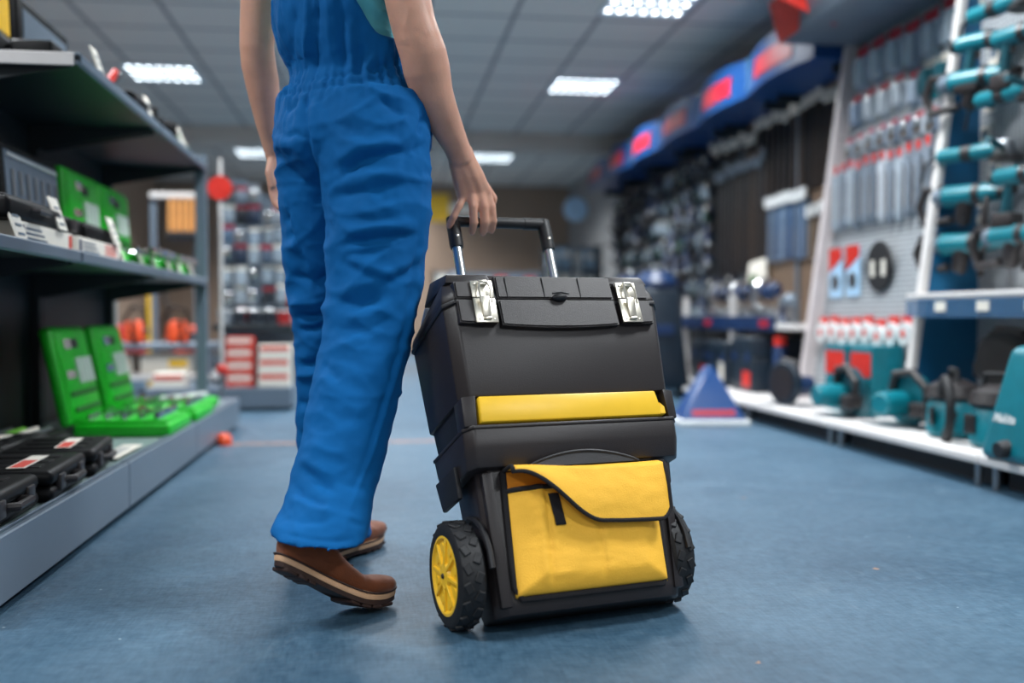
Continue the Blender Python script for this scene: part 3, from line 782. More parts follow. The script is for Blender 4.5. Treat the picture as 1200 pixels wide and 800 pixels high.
# the body: torso core, legs core, head, arms and hands in one skin
g = MB()
g.loft([ring_px(y, l, r, d, q, inset=.028) for y, l, r, d, q in TORSO[1:]]+[ring_px(-105, 322, 460, 2.21, .6), ring_px(-126, 352, 428, 2.215, .7), ring_px(-142, 366, 414, 2.22, .95), ring_px(-175, 368, 412, 2.24, 1.0)])
g.loft([ring_px(y, l+16, r-16, d, .95, R(30)) for y, l, r, d in LEG_R[:-1]])
g.loft([ring_px(y, l+16, r-16, d, .95, R(30)) for y, l, r, d in LEG_L[:-1]])
hc = on_y(392, -225, 2.26)
HM = Matrix.Translation(hc)@Matrix.Rotation(-PHI, 4, 'Z')          # head: local x right, y forward
g.ball((0, -.012, .035), (.076, .096, .092), HM, 24); g.ball((0, .02, -.035), (.062, .076, .085), HM, 20)
g.ball((0, .03, -.085), (.042, .052, .035), HM)
g.tube([(0, .086, .02), (0, .108, -.022), (0, .098, -.034)], [.008, .014, .010], 10, HM)
for s in (-1, 1):
    g.ball((s*.076, -.004, -.002), (.011, .020, .033), HM)
    g.ball((s*.032, .078, .020), (.016, .014, .012), HM)
g.ball((0, .088, -.064), (.024, .014, .007), HM); g.ball((0, .086, -.076), (.020, .014, .007), HM)
# right arm reaching back to the grip
ARM_R = [((440, -98), 2.12, .058), ((468, -84), 2.085, .058), ((475, -40), 2.075, .053), ((478, 0), 2.07, .0478), ((484, 27), 2.066, .0465), ((490, 46), 2.065, .0475), ((496, 63), 2.07, .0485), ((500, 82), 2.08, .0490),
         ((507, 110), 2.10, .0435), ((516, 132), 2.125, .0385), ((524.5, 150), 2.145, .0340), ((534, 170), 2.17, .0288), ((541, 186), 2.19, .0278)]
g.tube([on_y(*p, y) for p, y, r in ARM_R], [r for p, y, r in ARM_R], 28)
g.ball(on_y(531.5, 184, 2.17), (.008, .009, .012))                   # wrist bone
GA = BW@Vector((-.116, .042, .790)); GB = BW@Vector((.118, .042, .790))
gdir = (GB-GA).normalized()
def grip(t): return GA+(GB-GA)*t                                     # along the bar
def gx(px_): # t of the bar at picture column
    lo, hi = -.3, 1.2
    for _ in range(40):
        m = (lo+hi)/2
        if project(grip(m))[0] < px_: lo = m
        else: hi = m
    return lo
def hp(px_, dz, dy): # point near the bar: at column px, dz above the bar axis, dy towards the camera
    q = grip(gx(px_)); return q+Vector((0, -dy, dz))
wr = on_y(541, 186, 2.19)
kn = [hp(569, .062, .030), hp(561, .066, .036), hp(551, .062, .036), hp(541.5, .053, .030)]
root = [wr+Vector((.014, .004, 0)), wr+Vector((.006, -.004, 0)), wr+Vector((-.004, -.004, 0)), wr+Vector((-.013, 0, 0))]
g.ball(wr+Vector((0, 0, .004)), (.026, .022, .034))
for k in range(4):          # back of the hand: four metacarpal tubes melting into a palm
    a, b2 = root[k], kn[k]
    g.tube([a+Vector((-.006, -.006, .026)), a, a.lerp(b2, .5)+Vector((0, -.003, 0)), b2], [.013, .0175, .0160, .0118], 16)
    g.tube([a+Vector((0, .014, -.004)), a.lerp(b2, .6)+Vector((0, .018, 0)), b2+Vector((0, .022, -.004))], [.016, .015, .012], 14)
fing = [  # joints from knuckle to tip: (column, above bar, towards camera)
    [(569, .062, .030), (574, .032, .034), (576, .001, .030), (575, -.020, .012)],
    [(561, .066, .036), (564.5, .032, .040), (566, -.003, .034), (565, -.026, .014)],
    [(551, .062, .036), (552.5, .030, .041), (553.5, -.004, .034), (552.5, -.025, .014)],
    [(541.5, .053, .030), (536.5, .030, .036), (530, .006, .034), (525.5, -.014, .022)]]
for k, fj in enumerate(fing):
    pts = [hp(*q) for q in fj]
    r0 = [.0106, .0108, .0104, .0094][k]
    fine = []; rad = []
    for i in range(3):
        for t in range(4):
            fine.append(pts[i].lerp(pts[i+1], t/4)); rad.append(r0*(1-.05*(i+t/4))*(1.0+(.06 if t == 0 else 0)))
    fine.append(pts[3]); rad.append(r0*.72)
    g.tube(fine, rad, 14); g.ball(pts[3], r0*.74)
th = [wr+Vector((.016, .016, -.012)), hp(578, .055, -.020), hp(574, .024, -.034), hp(567, .000, -.032)]
g.tube(th, [.017, .0135, .0118, .0098], 14); g.ball(th[3], .0100)
# left arm swinging forward beside the hip
ARM_L = [((345, -98), 2.28, .058), ((318, -84), 2.34, .056), ((306, -40), 2.365, .050), ((304, 0), 2.38, .043), ((302, 30), 2.385, .0405), ((301, 55), 2.39, .0395), ((303, 75), 2.40, .040), ((307, 95), 2.41, .0395),
         ((310, 115), 2.42, .036), ((314, 140), 2.435, .031), ((319, 165), 2.45, .026), ((323, 183), 2.46, .0245)]
g.tube([on_y(*p, y) for p, y, r in ARM_L], [r for p, y, r in ARM_L], 24)
w2 = on_y(323, 183, 2.46)
for k in range(4):
    dx = -.004+.011*k; kb = on_y(325, 212, 2.47)+Vector((dx-.010, .010*k-.014, 0))
    g.tube([w2+Vector((dx*.5, .003*k, 0)), kb], [.016, .012], 12)
    L_ = (.052, .060, .057, .046)[k]
    pt = [kb, kb+Vector((.002, .008, -L_*.5)), kb+Vector((.008, .004, -L_)), kb+Vector((.020, -.002, -L_*1.3))]
    g.tube(pt, [.0100, .0092, .0086, .0070], 12); g.ball(pt[3], .0071)
tp = [w2+Vector((-.006, -.012, -.014)), w2+Vector((-.012, -.026, -.045)), w2+Vector((-.004, -.030, -.075))]
g.tube(tp, [.014, .0115, .0090], 12); g.ball(tp[2], .0092)
skin = g.build('body', 'skin', worker); remesh(skin, .0036, 4, .45)
P = coords(skin.data); Nn = normals(skin.data); px = project(P)
view = _c-P; view /= np.linalg.norm(view, axis=1)[:, None]; face = np.clip((Nn*view).sum(1)*2+.1, 0, 1)
d = np.zeros(len(P))
arm = P[:, 2] > .95
for poly, w, h in [([(466, 52), (474, 54), (482, 57)], 2.6, -.9), ([(484, 34), (494, 41), (502, 45)], 7, -1.6), ([(473, 40), (478, 20), (482, 0)], 6, 2),
                   ([(545, 195), (544, 212), (542, 226)], 1.6, 1.2), ([(549, 195), (551, 212), (552, 224)], 1.6, 1.2), ([(553, 195), (559, 210), (561, 222)], 1.6, 1.2),
                   ([(546, 229), (547, 236)], 2, -2.5), ([(556, 226), (558, 234)], 2, -2.5), ([(565, 226), (567, 234)], 2, -2.5)]: d += seg_profile(poly, w)*h*.001*face*arm*(P[:, 1] < 2.35)
put(skin.data, P+Nn*d[:, None]); skin.data.transform(WL)
# hair
hr = MB(); hr.ball((0, -.024, .050), (.083, .096, .088), HM, 24); hr.ball((0, -.052, .0), (.072, .060, .070), HM, 20); hr.build('hair', 'hair', worker, WL)
for s in (-1, 1):
    e = MB(); e.ball((s*.032, .089, .020), (.010, .007, .007), HM, 12); e.build('eye', 'white_plastic', worker, WL)

# shoes: local x heel -> toe, z up, sole bottom at z = 0
def section(x, hw, z0, z1, n=20, sq=2.6):
    out = []
    for k in range(n):
        a = 2*PI*k/n; c, s = math.cos(a), math.sin(a)
        yy = hw*abs(c)**(2/sq)*(1 if c > 0 else -1); zz = abs(s)**(2/sq)*(1 if s > 0 else -1)
        out.append(Vector((x, yy, (z0+z1)/2+(z1-z0)/2*zz)))
    return out
def outline(scale=1.0, n=40):
    pts = []
    for k in range(n):
        a = 2*PI*k/n; x = .150-.150*math.cos(a)*1.0
        half = .036+.013*math.exp(-((x-.215)/.075)**2)-.004*math.exp(-((x-.11)/.05)**2)
        y = half*scale*abs(math.sin(a))**.62*(1 if math.sin(a) > 0 else -1)
        pts.append((.150+(x-.150)*(1+(scale-1)*.35), y))
    return pts
def spring(o, bend):      # lift heel by bending at the ball, small toe spring
    me = o.data
    for v in me.vertices:
        x = v.co.x
        if x > .235: v.co.z += (x-.235)**2*3.0
        if bend and x < .215: v.co.z += .40*((.215-x)-.03*(1-math.exp(-(.215-x)/.03)))
def shoe(M, side):
    parts = []
    g = MB()
    g.loft([section(.006, .020, .026, .062), section(.016, .031, .024, .088), (section(.040, .037, .024, .106)), section(.072, .038, .024, .112), section(.105, .036, .024, .112), section(.128, .036, .024, .104),
            section(.155, .038, .024, .088), section(.185, .042, .024, .076), section(.220, .046, .024, .068), (section(.252, .046, .024, .070)), section(.278, .040, .026, .064), section(.294, .025, .028, .050)])
    up_ = g.build('shoe', 'brown_suede', worker); remesh(up_, .005, 5)
    P = coords(up_.data)
    d = np.zeros(len(P)); Nn = normals(up_.data)
    def ridge(pts, w, h):
        pts = np.array(pts); dd = np.min(np.linalg.norm(P[:, None, :]-pts[None], axis=2), axis=1); return np.exp(-(dd/w)**2)*h
    for s in (-1, 1):      # facing edge, vamp seam, heel counter seam
        d += ridge([(.100+.085*t, s*(.040-.014*t), .046+.046*math.sin(t*2.6)) for t in np.linspace(0, 1, 40)], .003, .0016)
        d += ridge([(.140+.03*t, s*.041, .034+.04*t) for t in np.linspace(0, 1, 30)], .004, -.0018)
        d += ridge([(.060+.01*math.sin(t*3), s*.038, .03+.07*t) for t in np.linspace(0, 1, 30)], .0025, .0014)
    d += ridge([(.200, (t-.5)*.09, .074-.8*(t-.5)**2*.09) for t in np.linspace(0, 1, 30)], .006, -.0025)
    put(up_.data, P+Nn*d[:, None])
    so = MB(); so.prism(outline(1.04), 2, .017, .030, .003, 2); welt = so.build('sole', 'sole_cream', up_)
    ds = MB(); ds.prism(outline(1.01), 2, .007, .0175, .001, 1)
    tread = ds.build('outsole', 'sole_dark', up_)
    st = MB()
    oo = outline(1.05)
    st.tube([(x, y, .0315) for x, y in oo]+[(oo[0][0], oo[0][1], .0315)], .0022, 6); st.build('welt_stitching', 'sole_dark', up_)
    for k, (x0, x1, hw) in enumerate(((.008, .034, .030), (.038, .056, .035), (.060, .078, .035), (.165, .188, .042), (.192, .215, .045), (.219, .242, .044), (.246, .280, .034))):
        lg = MB(); lg.span((x0, -hw, .0), (x1, hw, .0085), .003, 2); lg.build('tread_lug', 'sole_dark', up_)
    lc = MB()
    for k in range(4): lc.tube([(.118+.018*k, -.022, .112-.011*k), (.124+.018*k, 0, .1165-.012*k), (.118+.018*k, .022, .112-.011*k)], .0024, 8)
    lc.tube([(.112, 0, .118), (.118, .02, .128), (.106, .034, .120), (.112, .012, .118)], .002, 8); lc.build('laces', 'lace', up_)
    cl = MB(); cl.tube([(.022+.10*(.5-.5*math.cos(a)), .036*math.sin(a), .110+.006*math.cos(a*2)) for a in [2*PI*k/20 for k in range(21)]], .005, 8); cl.build('collar', 'brown_suede', up_)
    tops = [up_]+list(up_.children)
    for o in tops: spring(o, side > 0)
    up_.data.transform(WL@M)
    for ch in up_.children: ch.data.transform(WL@M)
    return up_
def frame(heel, toe, roll=0.0):
    x = (toe-heel).normalized(); y = Vector((0, 0, 1)).cross(x).normalized(); z = x.cross(y)
    M = Matrix((x, y, z)).transposed().to_4x4()
    return Matrix.Translation(heel)@M@Matrix.Rotation(roll, 4, 'X')@Matrix.Scale(.90, 4)
shoe(frame(Vector((-.196, 1.846, .050)), Vector((.008, 1.990, .0)), R(-8)), 1)
shoe(frame(Vector((-.140, 2.325, .002)), Vector((-.002, 2.56, .0)), 0), -1)
# ------------------------------------------------------------------ left shelving run
LF, LBK = -.855, -1.34            # shelf front edge, back panel
ZM, ZU, ZD = .745, 1.315, .150    # undersides of the shelves (middle, upper), top of the base deck
def left_unit(y0, y1, label, shelves, end_post=False):
    t = thing('shelving_unit', label, 'shelving', (-1.05, (y0+y1)/2, 0), 0, 'grey metal shelving along the left of the aisle')
    M = Matrix.Translation((1.05, -(y0+y1)/2, 0))
    g_ = .003
    MB().span((LBK, y0+g_, ZD-.022), (-.735, y1-g_, ZD), .003, 1).build('base_deck', 'deck_grey', t, M)
    kp = MB(); kp.span((-.742, y0+g_, .020), (-.726, y1-g_, ZD+.004), .003, 1); kp = kp.build('front_panel', 'shelf_grey', t, M)
    MB().span((-.752, y0+g_, ZD+.001), (-.744, y1-g_, ZD+.008), .001, 1).build('deck_lip', 'shelf_grey', kp, M)
    MB().span((-.80, y0+.02, 0), (-.76, y1-.02, .10)).build('plinth', 'kick_dark', t, M)
    MB().span((LBK-.015, y0+g_, .02), (LBK, y1-g_, ZU+.06)).build('back_panel', 'shelf_dark', t, M)
    for y in (y0+.02, y1-.02):
        MB().span((LBK, y-.015, .02), (LBK+.035, y+.015, ZU+.06), .002, 1).build('upright', 'shelf_dark', t, M)
    for z in shelves:
        s = MB(); s.span((LBK, y0+g_, z), (LF, y1-g_, z+.016), .001, 1); s = s.build('shelf', 'shelf_dark', t, M)
        MB().span((LF-.012, y0+g_, z-.012), (LF, y1-g_, z+.024), .003, 1).build('shelf_edge', 'shelf_grey', s, M)
        MB().span((LF, y0+.01, z-.008), (LF+.004, y1-.01, z+.020), .001, 1).build('price_rail', 'shelf_grey', s, M)
        if z == ZU and y0 < 3.5: MB().span((LBK, y0+g_-.006, z-.016), (LF-.012, y0+g_, z+.022), .002, 1).build('end_lip', 'white_metal', s, M)
        for y in (y0+.03, y1-.03):
            MB().prism([(LBK, z-.10), (LBK, z), (LF-.03, z), (LF-.03, z-.015)], 1, y-.004, y+.004).build('bracket', 'shelf_dark', s, M)
    if end_post:
        MB().span((LF-.06, y1, .02), (LF-.005, y1+.045, ZU+.07), .003, 1).build('end_post', 'shelf_grey', t, M)
        MB().span((LBK-.01, y1, .02), (LBK+.04, y1+.045, ZM), .003, 1).build('end_post', 'white_metal', t, M)
        MB().span((LBK, y1, .02), (-.73, y1+.2, ZD), .004, 1).build('end_ledge', 'shelf_grey', t, M)
    return t
left_unit(1.92, 3.02, 'nearest grey shelving unit at left with black tool cases on its base', (ZM,))
left_unit(3.02, 4.10, 'middle grey shelving unit at left holding the open green socket sets', (ZM, ZU))
left_unit(4.10, 5.16, 'farthest grey shelving unit of the left run, ending in a tall post', (ZM, ZU), True)

# --- open socket set: local x towards the aisle, hinge at x = 0, y along the shelf
def socket_set(cm, name, label, lidm='green_case', w=.33, d=.40, h=.06, lean=12, lidh=.36, sockets=True):
    t = thing(name, label, 'tool set')
    b_ = MB(); b_.span((0, -d/2, 0), (w, d/2, h*.8), .012, 3); b_ = b_.build('case_base', cm, t)
    MB().span((.012, -d/2+.012, h*.8), (w-.012, d/2-.012, h), .004, 2).build('tray', cm, b_)
    LM = Matrix.Translation((0, 0, h*.7))@Matrix.Rotation(R(-90-lean), 4, 'Y')@Matrix.Rotation(PI, 4, 'X')      # lid local x runs up the lid, z towards the aisle
    l = MB(); l.span((.0, -d/2, -.045), (lidh, d/2, 0), .018, 3, LM); l = l.build('lid', lidm, t)
    MB().span((.02, -d/2+.02, -.002), (lidh-.02, d/2-.02, .006), .004, 2, LM).build('lid_insert', lidm, l)
    MB().span((lidh-.085, -.045, .002), (lidh-.05, .045, .012), .01, 2, LM).build('handle_slot', 'black_plastic_dark', l)
    if sockets:
        for k in range(4): MB().cyl((lidh*.40, -.12+.047*k, .012), (lidh*.66, -.12+.047*k, .012), .010, None, 10, LM).build('wrench', 'white_plastic', l)
        for k in range(4): MB().cyl((lidh*.46, .085+.022*k, .012), (lidh*.54, .085+.022*k, .012), .007, None, 8, LM).build('socket_bit', 'chrome', l)
        for k in range(3): MB().cyl((lidh*.76, .06+.026*k, .012), (lidh*.86, .06+.026*k, .012), .007, None, 8, LM).build('socket_bit', 'chrome', l)
        MB().span((lidh*.28, -d/2+.05, .006), (lidh*.33, d/2-.04, .014), .002, 1, LM).build('bit_strip', 'green_dark', l)
        MB().span((lidh*.12, -d/2+.05, .006), (lidh*.17, d/2-.05, .014), .002, 1, LM).build('bit_strip', 'green_dark', l)
        r2 = random.Random(3)
        for i in range(5):
            for j in range(7):
                if (i, j) in ((2, 2), (2, 3), (2, 4)): continue
                MB().cyl((.045+.058*i, -d/2+.055+(d-.11)*j/6, h), (.045+.058*i, -d/2+.055+(d-.11)*j/6, h+.016+.010*r2.random()), .009+.006*r2.random(), None, 10).build('socket', 'chrome', b_)
        MB().tube([(.12, -.08, h+.012), (.17, 0, h+.014), (.18, .10, h+.014)], .009, 8).build('ratchet', 'chrome', b_)
    return t
gs = Kind(socket_set('green_case', 'socket_set', 'x'))
GG = 'open green socket sets'
gs.put((-1.07, 3.86, ZD), 'nearest open green socket set on the base deck, lid upright', group=GG)
gs.put((-1.06, 4.34, ZD), 'open green socket set directly behind the first one, lid upright', group=GG)
gt = thing('socket_tray', 'flat green socket tray at the far end of the base deck', 'tool set', (-.92, 4.76, ZD))
b_ = MB(); b_.span((-.15, -.18, 0), (.15, .18, .045), .012, 3); b_ = b_.build('tray', 'green_case', gt)
for i in range(4):
    for j in range(5): MB().cyl((-.1+.065*i, -.13+.065*j, .045), (-.1+.065*i, -.13+.065*j, .062), .014, None, 10).build('socket', 'chrome', b_)
MB().tube([(-.1, -.15, .055), (.1, .12, .06)], .010, 8).build('wrench', 'white_plastic', b_)
gs2 = Kind(socket_set('green_case', 'socket_set', 'x', h=.045, d=.44, w=.14, lean=4, lidh=.325, sockets=True))
for k, (y, lb) in enumerate(((3.94, 'open green socket set on the middle shelf beside the black display case'), (4.40, 'second open green socket set on the middle shelf, farther along'), )):
    gs2.put((-1.09, y, ZM+.016), lb, group='green socket sets on the middle shelf')
# small green packs along the middle shelf edge
def green_pack():
    t = thing('tool_pack', 'x', 'pack')
    MB().hexa([(-.05, -.06, 0), (.05, -.06, 0), (.05, .06, 0), (-.05, .06, 0), (-.05, -.045, .055), (.03, -.045, .055), (.03, .045, .055), (-.05, .045, .055)], .006, 2).build('body', 'green_case', t)
    MB().hexa([(.045, -.066, .006), (.056, -.066, .006), (.056, -.045, .006), (.045, -.045, .006), (.02, -.066, .07), (.031, -.066, .07), (.031, -.045, .07), (.02, -.045, .07)], .001, 1).build('price_tag', 'paper', t)
    return Kind(t)
gp_ = green_pack()
for k in range(6):
    gp_.put((-.93, 3.66+.255*k, ZM+.016), f'small green tool pack, {ORD[k]} from the near end of the middle shelf edge', rotz=.1*(k % 2), group='green packs on the middle shelf edge')
gpu = [(-.93, 4.55, 'small green pack on the upper shelf edge, nearer one'), (-.93, 4.85, 'small green pack on the upper shelf edge, by the end post')]
for x, y, lb in gpu: gp_.put((x, y, ZU+.016), lb, group='green packs on the upper shelf')

# --- black blow-moulded cases on the base deck
def black_case(L=.34, W=.24, H=.075):
    t = thing('tool_case', 'x', 'tool case')
    b_ = MB(); b_.span((-W/2, -L/2, 0), (W/2, L/2, H*.5-.001), .016, 3); b_.build('case_bottom', 'glossy_black', t)
    l = MB(); l.span((-W/2, -L/2, H*.5+.001), (W/2, L/2, H), .016, 3)
    for k in range(3): l.span((-W/2+.04, -L/2+.05+k*.085, H-.004), (W/2-.04, -L/2+.10+k*.085, H+.004), .004, 2)
    l = l.build('case_lid', 'glossy_black', t)
    for y in (-L*.28, L*.28): MB().span((W/2-.008, y-.022, H*.28), (W/2+.006, y+.022, H*.78), .003, 2).build('catch', 'black_plastic', t)
    MB().tube([(W/2-.01, -.05, H*.5), (W/2+.018, -.045, H*.5), (W/2+.018, .045, H*.5), (W/2-.01, .05, H*.5)], .009, 8).build('handle', 'black_plastic', t)
    lb_ = MB(); lb_.span((W*.05, -L*.42, H+.0035), (W*.22, L*.20, H+.005)); lb_ = lb_.build('label_strip', 'paper', l)
    MB().span((W*.07, -L*.40, H+.005), (W*.20, -L*.05, H+.0055)).build('label_print', 'paper_red', lb_)
    return Kind(t)
bc = black_case()
BCG = 'black tool cases on the near base deck'
for x, y, z, rz, lb in ((-.875, 2.56, ZD, .06, 'black tool case at the right end of the front row on the base deck'),
                        (-.88, 2.20, ZD, .03, 'black tool case nearest the camera at the shelf front edge'),
                        (-1.13, 2.32, ZD, .1, 'black tool case in the back row, nearest the picture edge'),
                        (-1.13, 2.68, ZD, .0, 'black tool case in the back row behind the front pair'),
                        (-1.13, 3.04, ZD, -.05, 'black tool case lying just before the green socket set'),
                        (-.89, 2.92, ZD, .12, 'black tool case at the end of the front row beside the white price card'),
                        (-1.12, 2.50, ZD+.083, .2, 'black tool case lying on top of the back row cases')):
    bc.put((x, y, z), lb, rotz=rz, group=BCG)
oc = socket_set('glossy_black', 'open_tool_case', 'open black tool case standing at the back of the base deck, lid up', 'glossy_black', w=.22, d=.36, h=.055, lean=20, lidh=.24, sockets=False)
oc.location = (-1.24, 3.30, ZD); oc['category'] = 'tool case'
for k in range(4): MB().tube([(.05+.04*k, -.12, .062), (.05+.04*k, .12, .062)], .008, 8).build('chisel', ('steel', 'lime', 'paper', 'steel')[k], oc)

# --- black display cases on the middle shelf
dc = thing('open_tool_case', 'open black tool case with a grey tray in its lid on the middle shelf', 'tool case', (-1.06, 3.28, ZM+.075))
b_ = MB(); b_.span((0, -.25, .0), (.15, .25, .055), .014, 3); b_ = b_.build('case_base', 'glossy_black', dc)
LM = Matrix.Translation((0, 0, .03))@Matrix.Rotation(R(-94), 4, 'Y')@Matrix.Rotation(PI, 4, 'X')
l = MB(); l.span((0, -.26, -.045), (.24, .26, 0), .014, 3, LM); l = l.build('lid', 'glossy_black', dc)
tr = MB(); tr.span((.03, -.235, -.002), (.215, .235, .004), .004, 2, LM); tr = tr.build('lid_tray', 'shelf_grey', l)
for k in range(7): MB().cyl((.06+.03*(k % 2), -.2+.065*k, .008), (.16, -.2+.065*k, .008), .006, None, 8, LM).build('tool', 'steel', tr)
MB().span((.195, -.22, .004), (.205, .22, .010), .002, 1, LM).build('tray_bar', 'white_plastic', tr)
for y in (-.15, .15): MB().span((.146, y-.03, .012), (.158, y+.03, .05), .004, 2).build('catch', 'black_plastic', b_)
MB().span((.0, -.24, -.056), (.10, .24, .0), .004, 1).build('lower_case', 'glossy_black', dc)
dc2 = thing('open_tool_case', 'low black open case on the white box farther along the middle shelf', 'tool case', (-1.12, 3.30, ZM+.016))
dc2.location = (-.985, 3.42, ZM+.071)
MB().span((-.09, -.20, 0), (.09, .20, .05), .012, 3).build('case_base', 'glossy_black', dc2)
MB().span((-.075, -.185, .05), (.075, .185, .056), .004, 2).build('tray', 'black_plastic', dc2)
for k in range(3): MB().ball((.03, -.13+.12*k, .058), .012).build('knob', 'chrome', dc2)
# white printed boxes at the shelf edge
def white_box(L, stripe):
    t = thing('printed_box', 'x', 'box')
    b_ = MB(); b_.span((-.055, -L/2, 0), (.055, L/2, .054), .002, 1); b_ = b_.build('carton', 'paper', t)
    if stripe: 
        for k in range(5): MB().span((.055, L*.12, .008+.009*k), (.0557, L*.42, .0125+.009*k)).build('red_stripe', 'paper_red', b_)
    else: MB().span((.055, L*.42, .006), (.0557, L*.49, .048)).build('red_stripe', 'paper_red', b_)
    for k in range(3): MB().span((.055, -L*.40, .012+.012*k), (.0557, -L*(.02+.05*k), .018+.012*k)).build('print_line', 'shelf_grey', b_)
    MB().span((.055, -L*.48, .008), (.0557, -L*.43, .046)).build('logo_patch', 'navy', b_)
    return t
w1 = white_box(.42, False); w1.location = (-.93, 2.80, ZM+.016); w1['label'] = 'long white printed box at the near end of the middle shelf edge'; w1['group'] = 'white printed boxes on the middle shelf'
w2_ = white_box(.46, True); w2_.location = (-.93, 3.30, ZM+.016); w2_['label'] = 'long white box with red stripes on the middle shelf edge'; w2_['group'] = 'white printed boxes on the middle shelf'
bx = thing('tool_case', 'black tool case on the white printed box at the near shelf end', 'tool case', (-.975, 2.72, ZM+.071))
MB().span((-.10, -.20, 0), (.10, .20, .055), .014, 3).build('case_bottom', 'glossy_black', bx)
MB().tube([(.09, -.05, .03), (.115, -.045, .03), (.115, .045, .03), (.09, .05, .03)], .008, 8).build('handle', 'black_plastic', bx)
MB().span((-.08, -.18, .055), (.08, .18, .062), .004, 2).build('case_lid', 'black_plastic', bx)
# price cards
def price_card():
    t = thing('price_card', 'x', 'price card')
    c_ = MB(); c_.hexa([(0, -.035, 0), (.006, -.035, 0), (.006, .035, 0), (0, .035, 0), (-.03, -.035, .09), (-.024, -.035, .09), (-.024, .035, .09), (-.03, .035, .09)], .001, 1); c_ = c_.build('card', 'paper', t)
    for k in range(3): MB().hexa([(.0065-.0075*k-.004, -.022, .022+.022*k-.008), (.0072-.0075*k-.004, -.022, .022+.022*k-.008), (.0072-.0075*k-.004, .02, .022+.022*k-.008), (.0065-.0075*k-.004, .02, .022+.022*k-.008),
                                       (.0065-.0075*k-.006, -.022, .028+.022*k-.008), (.0072-.0075*k-.006, -.022, .028+.022*k-.008), (.0072-.0075*k-.006, .02, .028+.022*k-.008), (.0065-.0075*k-.006, .02, .028+.022*k-.008)]).build('print', 'shelf_grey', c_)
    return Kind(t)
pc = price_card(); PG = 'white price cards on the left shelves'
for x, y, z, lb in ((-.862, 2.56, ZM+.018, 'white price card leaning at the near end of the middle shelf'), (-.87, 2.90, ZM+.072, 'white price card leaning on the box below the grey lid'), (-.87, 3.48, ZM+.072, 'white price card leaning on the red-striped box'),
                 (-.866, 3.30, ZU+.018, 'white price card on the upper shelf edge, nearest'), (-.866, 4.0, ZU+.018, 'white price card on the upper shelf edge, middle one'), (-.866, 4.62, ZU+.018, 'white price card on the upper shelf edge, farthest')):
    pc.put((x, y, z), lb, group=PG)
fc = thing('price_strip', 'white price strip lying flat at the front of the base deck', 'price card', (-.80, 3.22, ZD+.009))
MB().span((-.03, -.16, 0), (.03, .16, .002)).build('card', 'paper', fc)
for k in range(3): MB().span((-.02+.012*k, -.12, .002), (-.014+.012*k, .1, .0024)).build('print', 'shelf_grey', fc)
fc2 = thing('price_strip', 'small white price strip on the deck edge past the green sets', 'price card', (-.79, 4.55, ZD+.009))
MB().span((-.02, -.12, 0), (.02, .12, .002)).build('card', 'paper', fc2)
# upper shelf: triangular folding stands, black cases, tools
for x, y, L, lb in ((-1.09, 3.50, .50, 'open black case with a pale lid tray at the near corner of the upper shelf'), (-1.22, 3.21, .28, 'open black case deeper on the upper shelf at the picture edge')):
    t = thing('open_tool_case', lb, 'tool case', (x, y, ZU+.016), 0, 'open black cases on the upper shelf')
    b_ = MB(); b_.span((0, -L/2-.1 if L > .4 else -L/2, 0), (.125, L/2, .075), .012, 3); b_ = b_.build('case_base', 'glossy_black', t)
    LM = Matrix.Translation((0, 0, .03))@Matrix.Rotation(R(-92), 4, 'Y')@Matrix.Rotation(PI, 4, 'X')
    l = MB(); l.span((0, -L/2, -.03), (.205, L/2, 0), .010, 3, LM); l = l.build('lid', 'glossy_black', t)
    MB().span((.03, -L/2+.035, -.002), (.175, L/2-.035, .003), .003, 1, LM).build('lid_tray', 'shelf_grey', l)
    MB().span((.12, -.05, .012), (.130, .05, .05), .004, 2).build('catch', 'black_plastic', b_)
for k, (x, y, lb) in enumerate(((-.94, 3.86, 'small black case on the upper shelf edge, first past the open cases'), (-.94, 4.12, 'small black case on the upper shelf edge, second past the open cases'), (-.94, 4.40, 'small black case on the upper shelf edge, third past the open cases'))):
    c_ = thing('tool_case', lb, 'tool case', (x, y, ZU+.016), .2*k, 'small black cases on the upper shelf')
    MB().span((-.07, -.11, 0), (.07, .11, .06), .012, 2).build('body', 'glossy_black', c_)
    MB().tube([(.06, -.04, .03), (.085, -.035, .03), (.085, .035, .03), (.06, .04, .03)], .006, 8).build('handle', 'black_plastic', c_)
    MB().span((-.055, -.09, .06), (.055, .09, .066), .004, 1).build('lid', 'black_plastic', c_)
rt = thing('clamp', 'red hand clamp on the upper shelf past the open cases', 'clamp', (-1.0, 3.88, ZU+.016))
MB().tube([(0, 0, .005), (0, .02, .12), (.02, .05, .17)], [.018, .016, .012], 10).build('handle', 'red_plastic', rt); MB().tube([(0, .05, .005), (.01, .03, .10), (.04, .05, .16)], .009, 8).build('jaw', 'steel', rt)
ys = thing('price_sign', 'yellow price sign standing at the back of the upper shelf', 'sign', (-1.28, 3.62, ZU+.016))
MB().span((-.006, -.09, .22), (.006, .09, .36), .002, 1).build('card', 'yellow_plastic', ys); MB().cyl((0, 0, .012), (0, 0, .24), .006).build('stem', 'steel', ys); MB().lathe([(.0, 0), (.05, 0), (.045, .012), (0, .014)], 16).build('foot', 'steel', ys)
# castor-like orange stopper at the far end of the base
cs = thing('floor_stop', 'small orange rubber stop on the floor at the far end of the left shelving', 'stop', (-.70, 4.62, 0))
MB().lathe([(0, 0), (.035, 0), (.035, .03), (.02, .05), (0, .052)], 16).build('body', 'orange_plastic', cs)

